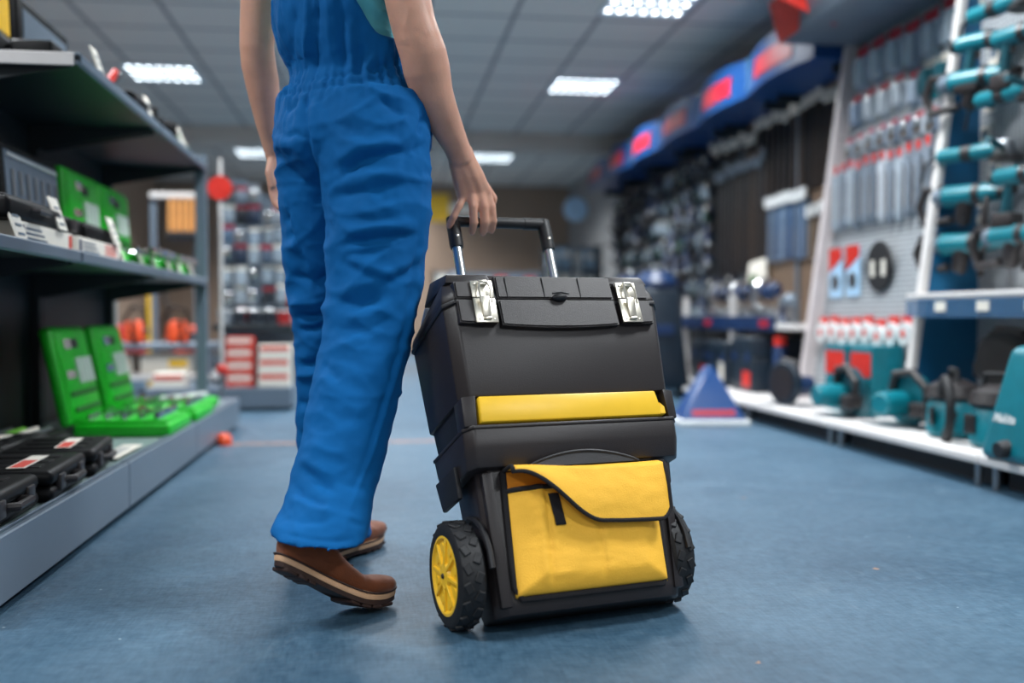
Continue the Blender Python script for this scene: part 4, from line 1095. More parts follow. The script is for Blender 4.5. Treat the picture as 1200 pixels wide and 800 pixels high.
# ------------------------------------------------------------------ beyond the left shelving
# end display with pegged packs, facing the camera
EY = 6.6
ed_ = thing('end_display', 'grey end display with hanging packs behind the worker\'s left leg', 'shelving', (-.78, EY, 0))
EM = Matrix.Translation((.78, -EY, 0))
EX0, EX1 = -1.02, -.535
MB().span((-1.40, EY-.40, .02), (EX1, EY, .145), .004, 1).build('base', 'shelf_grey', ed_, EM)
MB().prism([(EX0, .02), (EX1, .02), (EX1, 1.22), (EX0+.16, 1.46), (EX0, 1.46)], 1, EY, EY+.02).build('back_panel', 'shelf_grey', ed_, EM)
MB().span((EX0, EY-.30, .49), (EX1, EY, .53), .003, 1).build('shelf', 'shelf_dark', ed_, EM)
for x, zt_ in ((EX0, 1.48), (EX1-.03, 1.24)): MB().span((x, EY-.02, .02), (x+.03, EY+.02, zt_)).build('upright', 'shelf_grey', ed_, EM)
def blister(w, h, m_card='any', m_prod='steel', header='sign_red', depth=.03):
    """hanging pack: top at z = 0, back at y = 0, front towards -y"""
    t = thing('blister_pack', 'x', 'pack')
    c_ = MB(); c_.span((-w/2, -.004, -h), (w/2, 0, 0), .001, 1); c_.build('card', m_card, t)
    MB().span((-w/2+.001, -.0055, -h*.22), (w/2-.001, -.0042, -.003)).build('header', header, t)
    MB().span((-w*.36, -depth, -h*.93), (w*.36, -.0045, -h*.27), depth*.35, 2).build('blister', m_prod, t)
    MB().tube([(0, .0, -.012), (0, -.05, -.012), (0, -.055, -.004)], .003, 6).build('peg_hook', 'chrome', t)
    return Kind(t)
bk1 = blister(.07, .12, 'any', 'clear_plastic', 'paper'); bk2 = blister(.06, .11, 'any', 'chrome', 'shelf_grey'); bk3 = blister(.075, .13, 'any', 'any_gloss', 'sign_red')
PAL = [(120, 132, 146), (84, 98, 116), (60, 74, 92), (150, 158, 166), (48, 60, 80), (170, 40, 40), (160, 168, 176), (90, 112, 138), (40, 46, 56)]
for r_ in range(7):
    top = 1.43-.128*r_
    for c_ in range(6):
        x = EX0+.06+c_*.083
        if r_ == 0 and c_ > 2: continue
        if r_ == 1 and c_ > 4: continue
        kd = (bk1, bk2, bk3, bk1, bk2)[(r_*3+c_*2+rng.randint(0, 2)) % 5]
        kd.put((x+rng.uniform(-.012, .012), EY-.004-rng.random()*.08, top-rng.random()*.03), f'small pack on the far end display, {ORD[c_]} from left, {ORD[r_]} row down', group='packs on the far end display', color=rng.choice(PAL), scale=(1.1, 1, 1))
def carton(w, d, h, body, band, stripes=0):
    t = thing('carton', 'x', 'box')
    b_ = MB(); b_.span((-w/2, -d/2, 0), (w/2, d/2, h), .003, 1); b_ = b_.build('body', body, t)
    MB().span((-w/2+.01, -d/2-.0015, h*.55), (w/2-.01, -d/2, h*.9)).build('print', band, b_)
    for k in range(stripes): MB().span((-w*.3, -d/2-.0015, h*(.10+.12*k)), (w*.3, -d/2, h*(.16+.12*k))).build('print', band, b_)
    return Kind(t)
ct = carton(.16, .18, .075, 'paper_red', 'paper', 1)
for r_ in range(4): ct.put((-.85, EY-.28, .147+.0765*r_), f'red and white carton under the end display shelf, {ORD[r_]} from the bottom', group='red and white cartons under the far shelf')
ct2 = carton(.19, .18, .085, 'paper', 'paper_red', 0)
for k, (x, z, lb) in enumerate(((-.645, .147, 'white carton at the right end under the far shelf, bottom of its stack'), (-.645, .2335, 'white carton at the right end under the far shelf, second up'), (-.64, .320, 'white carton topmost at the right end under the far shelf'), (-1.27, .147, 'white carton at the bare left end of the far grey base'))):
    ct2.put((x, EY-.27, z), lb, group='white cartons under the far shelf')
pot = Kind(thing('paint_pot', 'x', 'pot'))
MB().lathe([(0, 0), (.035, 0), (.04, .07), (.042, .072), (.042, .08), (0, .08)], 14).build('body', 'any', pot.root); MB().lathe([(0, .08), (.043, .08), (.043, .088), (0, .09)], 14).build('lid', 'white_plastic', pot.root)
for k in range(5): pot.put((-.96+.09*k, EY-.2, .531), f'small silver pot on the far display shelf, {ORD[k]} from the left', group='small pots on the far display shelf', color=rng.choice(PAL))
# round red sign on a white rod in front of the end display
rs = thing('round_sign', 'round red sign on a slim white rod by the left end post', 'sign', (-.82, 5.36, 0))
MB().cyl((0, 0, .28), (0, 0, 1.40), .010).build('rod', 'white_metal', rs)
MB().cyl((0, -.02, 1.245), (0, .0, 1.245), .062, None, 28).build('disc', 'red_plastic', rs); MB().ball((0, 0, .30), .03).build('ball', 'red_plastic', rs); MB().lathe([(0, 0), (.06, 0), (.05, .02), (.012, .03), (.010, .29)], 16).build('foot', 'steel', rs)
# wall rack with wooden-handled tools
wr_ = thing('tool_rack', 'light steel rack bar holding wooden handles behind the left end post', 'rack', (-1.40, 7.4, 0))
MB().span((-.22, -.03, 1.42), (.12, .03, 1.46), .006, 1).build('bar', 'white_metal', wr_)
for x in (-.2, .1): MB().span((x-.02, .0, 0), (x+.02, .03, 1.42)).build('leg', 'shelf_grey', wr_)
hd = Kind(thing('hammer', 'x', 'hammer'))
MB().tube([(0, 0, -.26), (0, 0, -.13), (0, 0, -.02)], [.018, .017, .014], 10).build('handle', 'wood_handle', hd.root); MB().hexa([(-.019, -.07, -.32), (.019, -.07, -.32), (.019, .07, -.32), (-.019, .07, -.32), (-.019, -.07, -.25), (.019, -.07, -.25), (.019, .07, -.25), (-.019, .07, -.25)], .008, 2).build('head', 'black_plastic_dark', hd.root)
for k in range(6): hd.put((-1.47+.042*k, 7.35, 1.43), f'wooden-handled hammer hanging from the rack bar, {ORD[k]} from the left', group='wooden-handled hammers on the rack')
# shelf table with orange machines behind
tb = thing('display_table', 'low grey display table with orange machines behind the left shelving', 'table', (-1.55, 7.0, 0))
for z in (.16, .36): MB().span((-.62, -.28, z), (.48, .28, z+.04), .004, 1).build('shelf', ('white_metal', 'shelf_grey')[z > .3], tb)
for x in (-.6, .44):
    for y in (-.25, .25): MB().span((x-.02, y-.02, 0), (x+.02, y+.02, .4)).build('leg', 'shelf_grey', tb)
def chainsaw():
    t = thing('chainsaw', 'x', 'chainsaw')
    MB().hexa([(-.15, -.06, 0), (.10, -.06, 0), (.10, .06, 0), (-.15, .06, 0), (-.12, -.05, .15), (.07, -.05, .13), (.07, .05, .13), (-.12, .05, .15)], .02, 3).build('body', 'orange_plastic', t)
    MB().tube([(.08, .07, .04), (.06, .08, .16), (.0, .02, .24), (-.05, -.06, .22), (-.06, -.075, .06)], .011, 8).build('front_handle', 'glossy_black', t)
    MB().tube([(-.13, 0, .13), (-.24, 0, .14), (-.27, 0, .06), (-.15, 0, .02)], .014, 8).build('rear_handle', 'glossy_black', t)
    MB().prism([(.09, .04), (.42, .045), (.45, .065), (.42, .088), (.09, .10)], 1, -.045, -.037).build('guide_bar', 'steel', t)
    MB().cyl((-.05, -.055, .07), (-.05, -.07, .07), .045, None, 16).build('starter_cover', 'black_plastic', t)
    return Kind(t)
cw = chainsaw()
for x, y, z, rz, lb in ((-1.36, 6.95, .402, 1.9, 'orange chainsaw on the low display table, right one'), (-1.62, 6.95, .402, 1.7, 'orange chainsaw on the low display table, left one')): cw.put((x, y, z), lb, rotz=rz, group='orange chainsaws behind the left shelving')
# orange tiller standing on the table's lower shelf end and a yellow post
def tiller(lb, x, y, c1):
    t = thing('garden_tiller', lb, 'garden machine', (x, y, 0), .3)
    MB().hexa([(-.12, -.14, .28), (.12, -.14, .28), (.12, .14, .28), (-.12, .14, .28), (-.10, -.1, .52), (.10, -.1, .5), (.10, .1, .5), (-.10, .1, .52)], .03, 3).build('engine_cover', c1, t)
    for s in (-1, 1):
        MB().tube([(s*.1, .1, .4), (s*.16, .3, .8), (s*.2, .42, .92)], .014, 8).build('handlebar', 'glossy_black', t)
        MB().lathe([(0, -.03), (.11, -.03), (.13, -.015), (.13, .015), (.11, .03), (0, .03)], 20, Matrix.Translation((s*.17, 0, .13))@Matrix.Rotation(PI/2, 4, 'Y')).build('wheel', 'glossy_black', t)
    MB().span((-.15, -.05, .10), (.15, .05, .30), .01, 2).build('gearbox', 'black_plastic', t)
    MB().cyl((0, -.12, .40), (0, -.17, .40), .06, .05, 16).build('starter', 'black_plastic', t)
    return t
tiller('orange garden tiller standing behind the left shelving post', -1.45, 7.9, 'orange_plastic'); tiller('red garden tiller at the far left beside a yellow pole', -1.95, 8.2, 'red_plastic')
yp = thing('pole', 'yellow pole standing behind the left shelving', 'pole', (-1.66, 7.6, 0)); MB().cyl((0, 0, 0), (0, 0, .95), .035).build('shaft', 'yellow_plastic', yp); MB().lathe([(0, 0), (.1, 0), (.09, .03), (0, .04)], 16).build('foot', 'glossy_black', yp)
cb = Kind(thing('carton', 'x', 'box')); MB().span((-.16, -.1, 0), (.16, .1, .13), .004, 1).build('body', 'paper', cb.root); MB().span((.02, -.1015, .04), (.14, -.1, .09)).build('print', 'yellow_plastic', cb.root)
cb.put((-1.40, 6.9, .202), 'white carton with yellow print on the low table\'s bottom shelf, right one', group='white cartons on the low table'); cb.put((-1.78, 6.9, .202), 'white carton with yellow print on the low table\'s bottom shelf, left one', group='white cartons on the low table')
# far centre: display rows at the back of the shop, facing the camera
def far_rack(x0, x1, y, h, lab, col, seed, rows, group):
    t = thing('shelving_unit', lab, 'shelving', ((x0+x1)/2, y, 0)); M = Matrix.Translation((-(x0+x1)/2, -y, 0))
    MB().span((x0, y, 0), (x1, y+.03, h)).build('back_panel', 'shelf_grey', t, M)
    r3 = random.Random(seed)
    for r_ in range(rows):
        z = .12+r_*(h-.15)/rows
        MB().span((x0, y-.3, z-.03), (x1, y, z), .003, 1).build('shelf', 'shelf_grey', t, M)
        c_ = 0; x = x0+.09
        while x < x1-.06:
            FB.put((x, y-.16, z), f'small box on the {group}, {ORD[r_]} shelf up, {ORD[c_ % 16]} from the left', group=f'boxes on the {group}', color=r3.choice(col), scale=(1, 1, .8+r3.random()*.5)); x += .155; c_ += 1
    for x in (x0, x1-.03): MB().span((x, y-.02, 0), (x+.03, y, h+.02)).build('upright', 'shelf_dark', t, M)
FB = Kind(thing('product_box', 'x', 'box')); MB().span((-.06, -.08, 0), (.06, .08, .20), .004, 1).build('body', 'any', FB.root); MB().span((-.045, -.082, .11), (.045, -.08, .17)).build('print', 'paper', FB.root)
far_rack(.55, 1.75, 10.6, 1.05, 'far shelving across the aisle seen through the tool box handle', [(170, 180, 190), (120, 140, 165), (206, 60, 56), (190, 190, 186), (110, 120, 130), (200, 196, 188)], 5, 4, 'far aisle shelving')
far_rack(2.0, 2.75, 12.2, 1.45, 'pale blue far shelving right of the handle', [(150, 176, 196), (130, 160, 186), (178, 190, 198), (112, 132, 150)], 6, 5, 'pale blue far shelving')
yb = thing('price_sign', 'yellow and white sign hanging far behind the handle hand', 'sign', (.78, 11.0, 1.62)); 
MB().span((-.32, -.01, .0), (-.02, .01, .3), .003, 1).build('yellow_panel', 'yellow_plastic', yb); MB().span((-.02, -.012, .08), (.34, .012, .2), .003, 1).build('white_panel', 'paper', yb)
for x in (-.2, .2): MB().cyl((x, 0, .1), (x, 0, CEIL-1.62), .004).build('wire', 'steel', yb)
bs = thing('round_sign', 'pale blue round sign at the far end of the blue wall', 'sign', (2.26, 11.4, 1.62)); MB().lathe([(0, -.02), (.13, -.02), (.145, 0), (.13, .02), (0, .02)], 24, Matrix.Translation((0, 0, .2))@Matrix.Rotation(PI/2, 4, 'X')).build('disc', 'pale_blue', bs); MB().cyl((0, .03, -1.62), (0, .03, .2), .015).build('pole', 'steel', bs)
# ------------------------------------------------------------------ right-hand run
PX = 2.70                  # pegboard plane
BZ = .110                  # top of the white base shelf
J = [2.0, 3.12, 4.25, 5.38, 6.42, 7.45, 8.49, 9.51, 10.5, 11.5]
def side_panel(parent, y, m, M, zt=2.0, wf=2.36, wt=2.63, edge='white_metal'):
    """sloping side panel: its front edge leans back towards the top"""
    MB().prism([(wf, BZ), (PX+.02, BZ), (PX+.02, zt), (wt, zt)], 1, y-.012, y+.012, .002, 1).build('side_panel', m, parent, M)
    MB().prism([(wf-.022, BZ), (wf+.012, BZ), (wt+.012, zt), (wt-.022, zt)], 1, y-.022, y+.022, .003, 1).build('edge_trim', edge, parent, M)
def board_x(z): return 2.42+(z-.15)*.14        # the sloping pegboard of the packs unit
def right_unit(y0, y1, label, board, base=True, panel=None, zt=2.0, front=2.0, panel_edge='white_metal', sloped=False):
    t = thing('shelving_unit', label, 'shelving', (2.4, (y0+y1)/2, 0), 0, 'white display units along the right of the aisle')
    M = Matrix.Translation((-2.4, -(y0+y1)/2, 0)); g_ = .003
    if sloped: MB().prism([(board_x(BZ), BZ), (board_x(BZ)+.02, BZ), (board_x(zt)+.02, zt), (board_x(zt), zt)], 1, y0+g_, y1-g_).build('pegboard', board, t, M)
    MB().span((PX, y0+g_, .02), (PX+.03, y1-g_, zt)).build('back_panel' if sloped else 'pegboard', 'shelf_grey' if sloped else board, t, M)
    MB().span((front, y0+g_, BZ-.03), (PX, y1-g_, BZ), .006, 2).build('base_shelf', 'white_metal', t, M)
    MB().span((front+.10, y0+.03, .0), (front+.12, y1-.03, BZ-.03)).build('kick_panel', 'kick_dark', t, M)
    for y in (y0+.05, y1-.05): MB().cyl((front+.04, y, 0), (front+.04, y, BZ-.03), .012, None, 10).build('leg', 'steel', t, M)
    if panel: side_panel(t, y1-.02, panel, M, zt, edge=panel_edge)
    return t, M
right_unit(2.0, 3.12, 'nearest white display unit at the right picture edge', 'pegboard', zt=2.1)
uA, MA_ = right_unit(3.12, 4.25, 'white display unit with teal side panel and hanging teal power tools', 'pegboard', panel='teal_panel', zt=2.1)
uB, MB_ = right_unit(4.25, 5.38, 'white pegboard unit with red-topped packs, between two sloping panels', 'pegboard', panel='pink_white_metal', zt=2.1, panel_edge='pink_white_metal', sloped=True)
# glass-like shelf of the teal unit
sh_ = MB(); sh_.span((2.36, 3.13, .655), (PX, 4.235, .68), .004, 2); sh_ = sh_.build('shelf', 'white_metal', uA, MA_)
MB().span((2.352, 3.13, .575), (2.358, 4.22, .652), .001, 1).build('clear_price_rail', 'clear_rail', sh_, MA_)
for k in range(3): MB().span((2.349, 3.3+.3*k, .60), (2.352, 3.38+.3*k, .64)).build('price_label', 'paper', sh_, MA_)
# header board over the pegboard unit
hb = thing('header_board', 'grey header board with a red end above the red-topped packs', 'sign', (2.5, 4.8, 2.1))
MB().hexa([(-.28, -.56, .0), (.2, -.56, .0), (.2, .56, .0), (-.28, .56, .0), (-.34, -.56, .22), (.2, -.56, .22), (.2, .56, .22), (-.34, .56, .22)], .006, 2).build('board', 'shelf_grey', hb)
MB().hexa([(-.286, .30, .0), (-.281, .30, .0), (-.281, .555, .0), (-.286, .555, .0), (-.346, .12, .215), (-.341, .12, .215), (-.341, .555, .215), (-.346, .555, .215)]).build('red_panel', 'red_plastic', hb)
bn = thing('hanging_banner', 'red banner hanging from the ceiling above the blue sign row', 'banner', (2.22, 4.95, 2.09)); 
MB().prism([(-.30, .56), (.20, .56), (.20, .08), (.13, .0), (-.18, .13)], 1, -.004, .004).build('cloth', 'red_plastic', bn)
for x in (-.2, .15): MB().cyl((x, 0, .56), (x, 0, CEIL-2.09), .003).build('cord', 'steel', bn)

RZ = -PI/2
WB = 'the white pegboard'
def row(kinds, z, ys, desc, cat_row, group, cols=None, jz=.02, plane=None, depth=.004, where=WB, h=.2):
    n = len(ys)
    if plane is None: plane = board_x(z-h)
    for i, y in enumerate(sorted(ys, reverse=True)):      # far = left in the picture
        kd = kinds[i % len(kinds)] if len(kinds) > 1 else kinds[0]
        kd.put((plane-depth, y, z+(rng.random()-.5)*jz), f'{desc}, {ORD[i]} from left, {cat_row} of {where}', rotz=RZ, group=group, color=rng.choice(cols) if cols else None)
def lsp(a, b, n): return [a+(b-a)*i/(n-1) for i in range(n)]
GREY = [(170, 184, 200), (140, 156, 178), (196, 204, 212), (120, 136, 158)]
big = blister(.13, .24, 'any', 'clear_plastic', 'sign_red', .05)
row([big], 2.06, lsp(4.36, 5.22, 6), 'large red-headed clear pack', 'top row', 'large packs on the white pegboard', GREY, h=.25)
mid = blister(.10, .18, 'any', 'any_gloss', 'sign_red', .04); tealp = blister(.11, .2, 'teal_plastic', 'teal_dark', 'paper', .06)
row([mid], 1.80, lsp(4.62, 5.22, 5), 'grey red-headed tool pack', 'second row', 'grey packs on the white pegboard', GREY)
row([tealp], 1.82, [4.36, 4.49], 'teal boxed pack', 'second row', 'teal packs on the white pegboard')
sml = blister(.075, .12, 'any', 'chrome', 'sign_red', .03)
row([sml], 1.57, lsp(4.40, 5.24, 8), 'small red-headed silver bit pack', 'third row', 'small silver packs on the white pegboard', GREY)
def drill_pack(w, h):
    t = thing('drill_bit_pack', 'x', 'pack')
    MB().prism([(-w*.36, 0), (w*.36, 0), (w*.30, -h*.09), (0, -h*.13), (-w*.30, -h*.09)], 1, -.021, -.018).build('header', 'red_plastic', t)
    MB().span((-w*.44, -.018, -h*.17), (w*.44, 0, 0), .003, 1).build('top_card', 'any', t)
    MB().tube([(0, -.018, -h*.16), (0, -.018, -h*.9), (0, -.018, -h)], [w*.42, w*.42, w*.2], 10).build('tube', 'any_gloss', t)
    MB().cyl((0, -.04, -h*.3), (0, -.042, -h*.85), .006, None, 8).build('drill_bit', 'chrome', t)
    return Kind(t)
dp = drill_pack(.062, .36)
row([dp], 1.41, lsp(4.34, 5.28, 12), 'long silver drill bit pack', 'fourth row', 'long drill bit packs on the white pegboard', h=.37, cols=[(170, 180, 190), (130, 140, 152), (190, 196, 204), (110, 120, 132)])
def jig_pack():
    t = thing('blade_pack', 'x', 'pack')
    MB().span((-.075, -.006, -.27), (.075, 0, 0), .002, 1).build('card', 'pale_blue', t)
    MB().prism([(-.075, 0), (.075, 0), (.075, -.06), (-.075, -.13)], 1, -.009, -.006).build('red_corner', 'red_plastic', t)
    MB().cyl((0, -.006, -.185), (0, -.010, -.185), .045, None, 24).build('blade', 'steel', t)
    return Kind(t)
jp = jig_pack()
row([jp], .96, [5.0, 5.2], 'blade pack with slanted red corner', 'fifth row', 'slanted red corner packs on the white pegboard', h=.28)
ds_ = thing('grinding_disc', 'large black grinding disc hanging beside the slanted red corner packs', 'disc', (board_x(.7)-.004, 4.72, .83), RZ)
MB().lathe([(.026, -.012), (.125, -.012), (.13, -.006), (.125, 0), (.026, 0), (.026, -.012)], 40, Matrix.Translation((0, -.013, 0))@Matrix.Rotation(PI/2, 4, 'X')).build('disc', 'rubber', ds_)
for x in (-.055, .055): MB().prism([(x-.018, -.05), (x+.018, -.05), (x+.018, .03), (x-.018, .03)], 1, -.017, -.0135).build('paper_label', 'paper', ds_)
def round_pack():
    t = thing('cutting_disc_pack', 'x', 'pack')
    MB().cyl((0, -.03, -.085), (0, 0, -.085), .055, None, 24).build('disc_stack', 'white_plastic', t)
    MB().span((-.045, -.012, -.045), (.045, 0, 0), .003, 1).build('header', 'red_plastic', t); MB().cyl((0, -.034, -.085), (0, -.03, -.085), .02, None, 16).build('centre_label', 'paper_red', t)
    return Kind(t)
rp = round_pack()
row([rp], .575, lsp(4.36, 5.24, 8), 'round red and white disc pack', 'sixth row', 'round disc packs on the white pegboard')
# cartons and machines on the base shelf of that unit
tc1 = carton(.22, .16, .33, 'teal_plastic', 'red_plastic', 0)
for y, lb in ((4.74, 'tall teal carton with red top at the left end of the base shelf'), (4.47, 'tall teal carton with red top, second on the base shelf')): tc1.put((2.345, y, BZ), lb, rotz=RZ, group='tall teal cartons on the base shelf')

# ---- power tools (local: tool points along +x, front towards -y, hangs with its body at z = 0)
def drill(body, dark, name='cordless_drill', cat='drill'):
    t = thing(name, 'x', cat)
    MB().tube([(-.10, 0, 0), (-.09, 0, 0), (.02, 0, 0), (.06, 0, 0)], [.026, .034, .033, .027], 16).build('body', body, t)
    MB().tube([(.022, 0, 0), (.024, 0, 0), (.050, 0, 0), (.052, 0, 0)], [.032, .0355, .031, .028], 16).build('clutch_ring', 'black_plastic', t)
    MB().tube([(-.122, 0, 0), (-.118, 0, 0), (-.098, 0, 0)], [.020, .027, .031], 14).build('rear_cap', 'black_plastic', t)
    MB().tube([(.06, 0, 0), (.075, 0, 0), (.10, 0, 0), (.115, 0, 0)], [.024, .024, .020, .010], 14).build('chuck', 'black_plastic', t)
    MB().tube([(-.035, 0, -.02), (-.05, 0, -.08), (-.058, 0, -.13)], [.021, .019, .022], 12).build('handle', dark, t)
    MB().hexa([(-.10, -.035, -.185), (.0, -.035, -.185), (.0, .035, -.185), (-.10, .035, -.185), (-.095, -.033, -.125), (-.005, -.033, -.13), (-.005, .033, -.13), (-.095, .033, -.125)], .008, 2).build('battery', 'black_plastic', t)
    MB().span((-.025, -.008, -.065), (-.008, .008, -.03), .004, 2).build('trigger', 'black_plastic_dark', t)
    MB().cyl((.115, 0, 0), (.19, 0, 0), .004, None, 8).build('bit', 'steel', t)
    return Kind(t)
def grinder(body, dark):
    t = thing('angle_grinder', 'x', 'grinder')
    MB().tube([(-.17, 0, 0), (-.16, 0, 0), (-.06, 0, 0), (.04, 0, 0), (.07, 0, 0)], [.022, .03, .028, .033, .03], 16).build('body', body, t)
    MB().tube([(-.07, 0, 0), (-.068, 0, 0), (-.03, 0, 0), (-.028, 0, 0)], [.028, .0315, .0325, .029], 16).build('grip_band', 'black_plastic', t)
    MB().hexa([(.06, -.032, -.03), (.13, -.03, -.03), (.13, .03, -.03), (.06, .032, -.03), (.06, -.028, .035), (.12, -.024, .03), (.12, .024, .03), (.06, .028, .035)], .01, 2).build('gear_head', 'steel', t)
    MB().cyl((.10, 0, -.03), (.10, 0, -.045), .062, None, 24).build('disc', 'black_plastic', t)
    MB().tube([(.10, -.03, 0), (.10, -.075, .01), (.10, -.13, .02)], [.010, .015, .013], 10).build('side_handle', dark, t)
    MB().tube([(-.17, 0, 0), (-.23, .01, -.02), (-.25, .015, -.09)], .006, 8).build('cable', 'rubber', t)
    return Kind(t)
def hammer_drill(body, dark):
    t = thing('rotary_hammer', 'x', 'drill')
    MB().tube([(-.12, 0, .0), (-.11, 0, .0), (.03, 0, 0), (.10, 0, 0)], [.03, .042, .04, .03], 16).build('body', body, t)
    MB().tube([(-.16, 0, .0), (-.15, 0, 0), (-.118, 0, 0)], [.026, .034, .038], 14).build('rear_cap', 'shelf_grey', t)
    MB().tube([(.005, 0, 0), (.008, 0, 0), (.034, 0, 0), (.037, 0, 0)], [.040, .0435, .0425, .039], 16).build('grip_band', 'black_plastic', t)
    MB().tube([(-.11, 0, .03), (-.20, 0, .03), (-.225, 0, -.03), (-.20, 0, -.10), (-.09, 0, -.09)], .017, 10).build('rear_handle', dark, t)
    MB().tube([(-.05, 0, -.11), (-.045, 0, -.10), (-.03, 0, -.02)], [.022, .030, .032], 14).build('motor', dark, t)
    MB().tube([(.10, 0, 0), (.13, 0, 0), (.16, 0, 0)], [.026, .024, .014], 14).build('chuck', 'black_plastic', t)
    MB().cyl((.16, 0, 0), (.34, 0, -.01), .006, None, 8).build('bit', 'steel', t)
    MB().tube([(.07, -.03, -.02), (.07, -.05, -.07), (.07, -.05, -.13)], [.010, .014, .012], 10).build('side_handle', 'black_plastic', t)
    return Kind(t)
tk = [drill('teal_plastic', 'teal_dark'), grinder('teal_plastic', 'teal_dark'), hammer_drill('teal_plastic', 'black_plastic')]
TG = 'teal power tools on the white board'
tools = [   # kind, picture column, row, how it is told apart
    (0, 1142, 48, 'teal cordless drill hanging near the top of the teal side panel'), (2, 1140, 92, 'teal rotary hammer hanging second from the top beside the teal panel'), (1, 1140, 178, 'teal angle grinder hanging at the middle of the teal panel'),
    (2, 1132, 228, 'teal rotary hammer hanging below the grinder on the teal panel'), (2, 1128, 285, 'teal rotary hammer hanging lowest, just above the white shelf'), (0, 1192, 40, 'teal cordless drill in the top row at the right picture edge'),
    (1, 1188, 108, 'teal grinder in the second row at the right picture edge'), (0, 1194, 205, 'teal cordless drill in the third row at the right picture edge'), (2, 1196, 275, 'teal rotary hammer at the right picture edge above the shelf'), (1, 1178, 5, 'teal grinder cut by the top picture edge at right')]
for k, px_, py_, lb in tools:
    q = on_x(px_+(14 if px_ <= 1165 else 0), py_, PX-.12 if px_ > 1165 else 2.60)
    y = min(q.y, 4.17)
    tk[k].put((q.x-.02 if px_ <= 1165 else q.x, y, q.z), lb, rot=(0, 0, R(-62 if px_ <= 1165 else -80)), group=TG, scale=(1.15, 1.15, 1.15))
for k, (px_, py_) in enumerate(((1146, 12), (1165, 65), (1160, 120), (1155, 160), (1165, 200), (1150, 250))):
    q = on_x(px_, py_, PX-.006); c_ = thing('price_card', f'white price card on the teal tool board, {ORD[k]} from the top', 'price card', q, RZ, 'price cards on the teal tool board')
    MB().span((-.035, -.004, -.045), (.035, 0, .045), .001, 1).build('card', 'paper', c_); MB().span((-.025, -.005, -.01), (.025, -.004, .03)).build('print', 'shelf_grey', c_)
# machines on the white base shelf
def circ_saw(body, dark, lb, loc, rz, sc=1.0, grp=None):
    t = thing('circular_saw', lb, 'saw', loc, rz, grp)
    t.scale = (sc, sc, sc)
    MB().span((-.15, -.10, 0), (.16, .07, .006), .002, 1).build('base_plate', 'steel', t)
    MB().lathe([(0, -.02), (.105, -.02), (.115, -.012), (.115, .012), (.105, .02), (0, .02)], 32, Matrix.Translation((0, -.05, .118))@Matrix.Rotation(PI/2, 4, 'X')).build('blade_guard', dark, t)
    MB().cyl((0, -.076, .118), (0, -.0725, .118), .085, None, 32).build('blade', 'black_plastic', t)
    MB().tube([(0, -.02, .10), (0, .03, .10), (0, .12, .10), (0, .13, .10)], [.05, .055, .05, .04], 18).build('motor', body, t)
    MB().tube([(.07, -.02, .13), (.04, -.01, .22), (-.06, 0, .235), (-.13, 0, .17), (-.13, 0, .10), (-.05, 0, .09)], [.018, .019, .019, .018, .017, .017], 12).build('handle', 'black_plastic', t)
    MB().span((-.16, -.02, .05), (-.09, .06, .11), .01, 2).build('battery', 'black_plastic', t)
    return t
circ_saw('teal_plastic', 'teal_dark', 'teal circular saw on the base shelf before the tall teal cartons', (2.14, 4.42, BZ), R(95), 1.0, 'teal saws on the base shelf')
circ_saw('teal_plastic', 'teal_plastic', 'teal circular saw on the base shelf below the teal side panel', (2.20, 3.98, BZ), R(110), 1.0, 'teal saws on the base shelf')
circ_saw('navy', 'navy_dark', 'dark blue circular saw at the far end of the white base shelf', (2.16, 5.02, BZ), R(-70), 1.0)
def vacuum(lb, loc, rz, grp=None):
    t = thing('workshop_vacuum', lb, 'vacuum', loc, rz, grp)
    MB().tube([(0, 0, 0), (0, 0, .02), (0, 0, .13), (0, 0, .15)], [.085, .10, .095, .08], 24).build('drum', 'teal_plastic', t)
    MB().tube([(0, 0, .15), (0, 0, .16), (0, 0, .20), (0, 0, .225)], [.10, .104, .09, .04], 24).build('motor_head', 'black_plastic', t)
    MB().tube([(-.06, 0, .20), (-.05, 0, .26), (.05, 0, .26), (.06, 0, .20)], .011, 10).build('handle', 'rubber', t)
    hs = [(.09, -.02, .10)]
    for k in range(13):
        a = -PI*.5+k*PI*1.35/12; hs.append((.155+.09*math.cos(a), -.06, .12+.115*math.sin(a)))
    MB().tube(hs, .017, 10).build('hose', 'rubber', t)
    for s in (-1, 1): MB().span((s*.06-.02, -.099, .05), (s*.06+.02, -.085, .12), .004, 2).build('clip', 'black_plastic', t)
    return t
vacuum('teal workshop vacuum with a black hose loop on the base shelf', (2.22, 3.62, BZ), R(-110), 'teal vacuums on the base shelf')
vacuum('teal workshop vacuum next to the large teal tank', (2.20, 3.30, BZ), R(-60), 'teal vacuums on the base shelf')
# large teal tank with white dome and lettering
tk_ = thing('sprayer_tank', 'large teal tank with white dome top on the base shelf at right', 'tank', (2.13, 2.92, BZ), R(-88)); 
TKS = 1.0
mb = MB(); mb.hexa([(-.175, -.15, 0), (.175, -.15, 0), (.175, .15, 0), (-.175, .15, 0), (-.095, -.09, .375), (.095, -.09, .375), (.095, .09, .375), (-.095, .09, .375)], .035, 4); tankb = mb.build('tank', 'teal_plastic', tk_)
MB().tube([(0, 0, .365), (0, 0, .375), (0, 0, .40), (0, 0, .41)], [.075, .08, .074, .068], 28).build('collar', 'black_plastic_dark', tk_)
MB().lathe([(.068, .405), (.068, .42), (.060, .445), (.04, .468), (.02, .478), (0, .48)], 28).build('dome', 'white_plastic', tk_)
MB().cyl((-.03, -.135, .045), (-.03, -.172, .04), .030, .026, 18).build('drain_knob', 'black_plastic_dark', tk_)
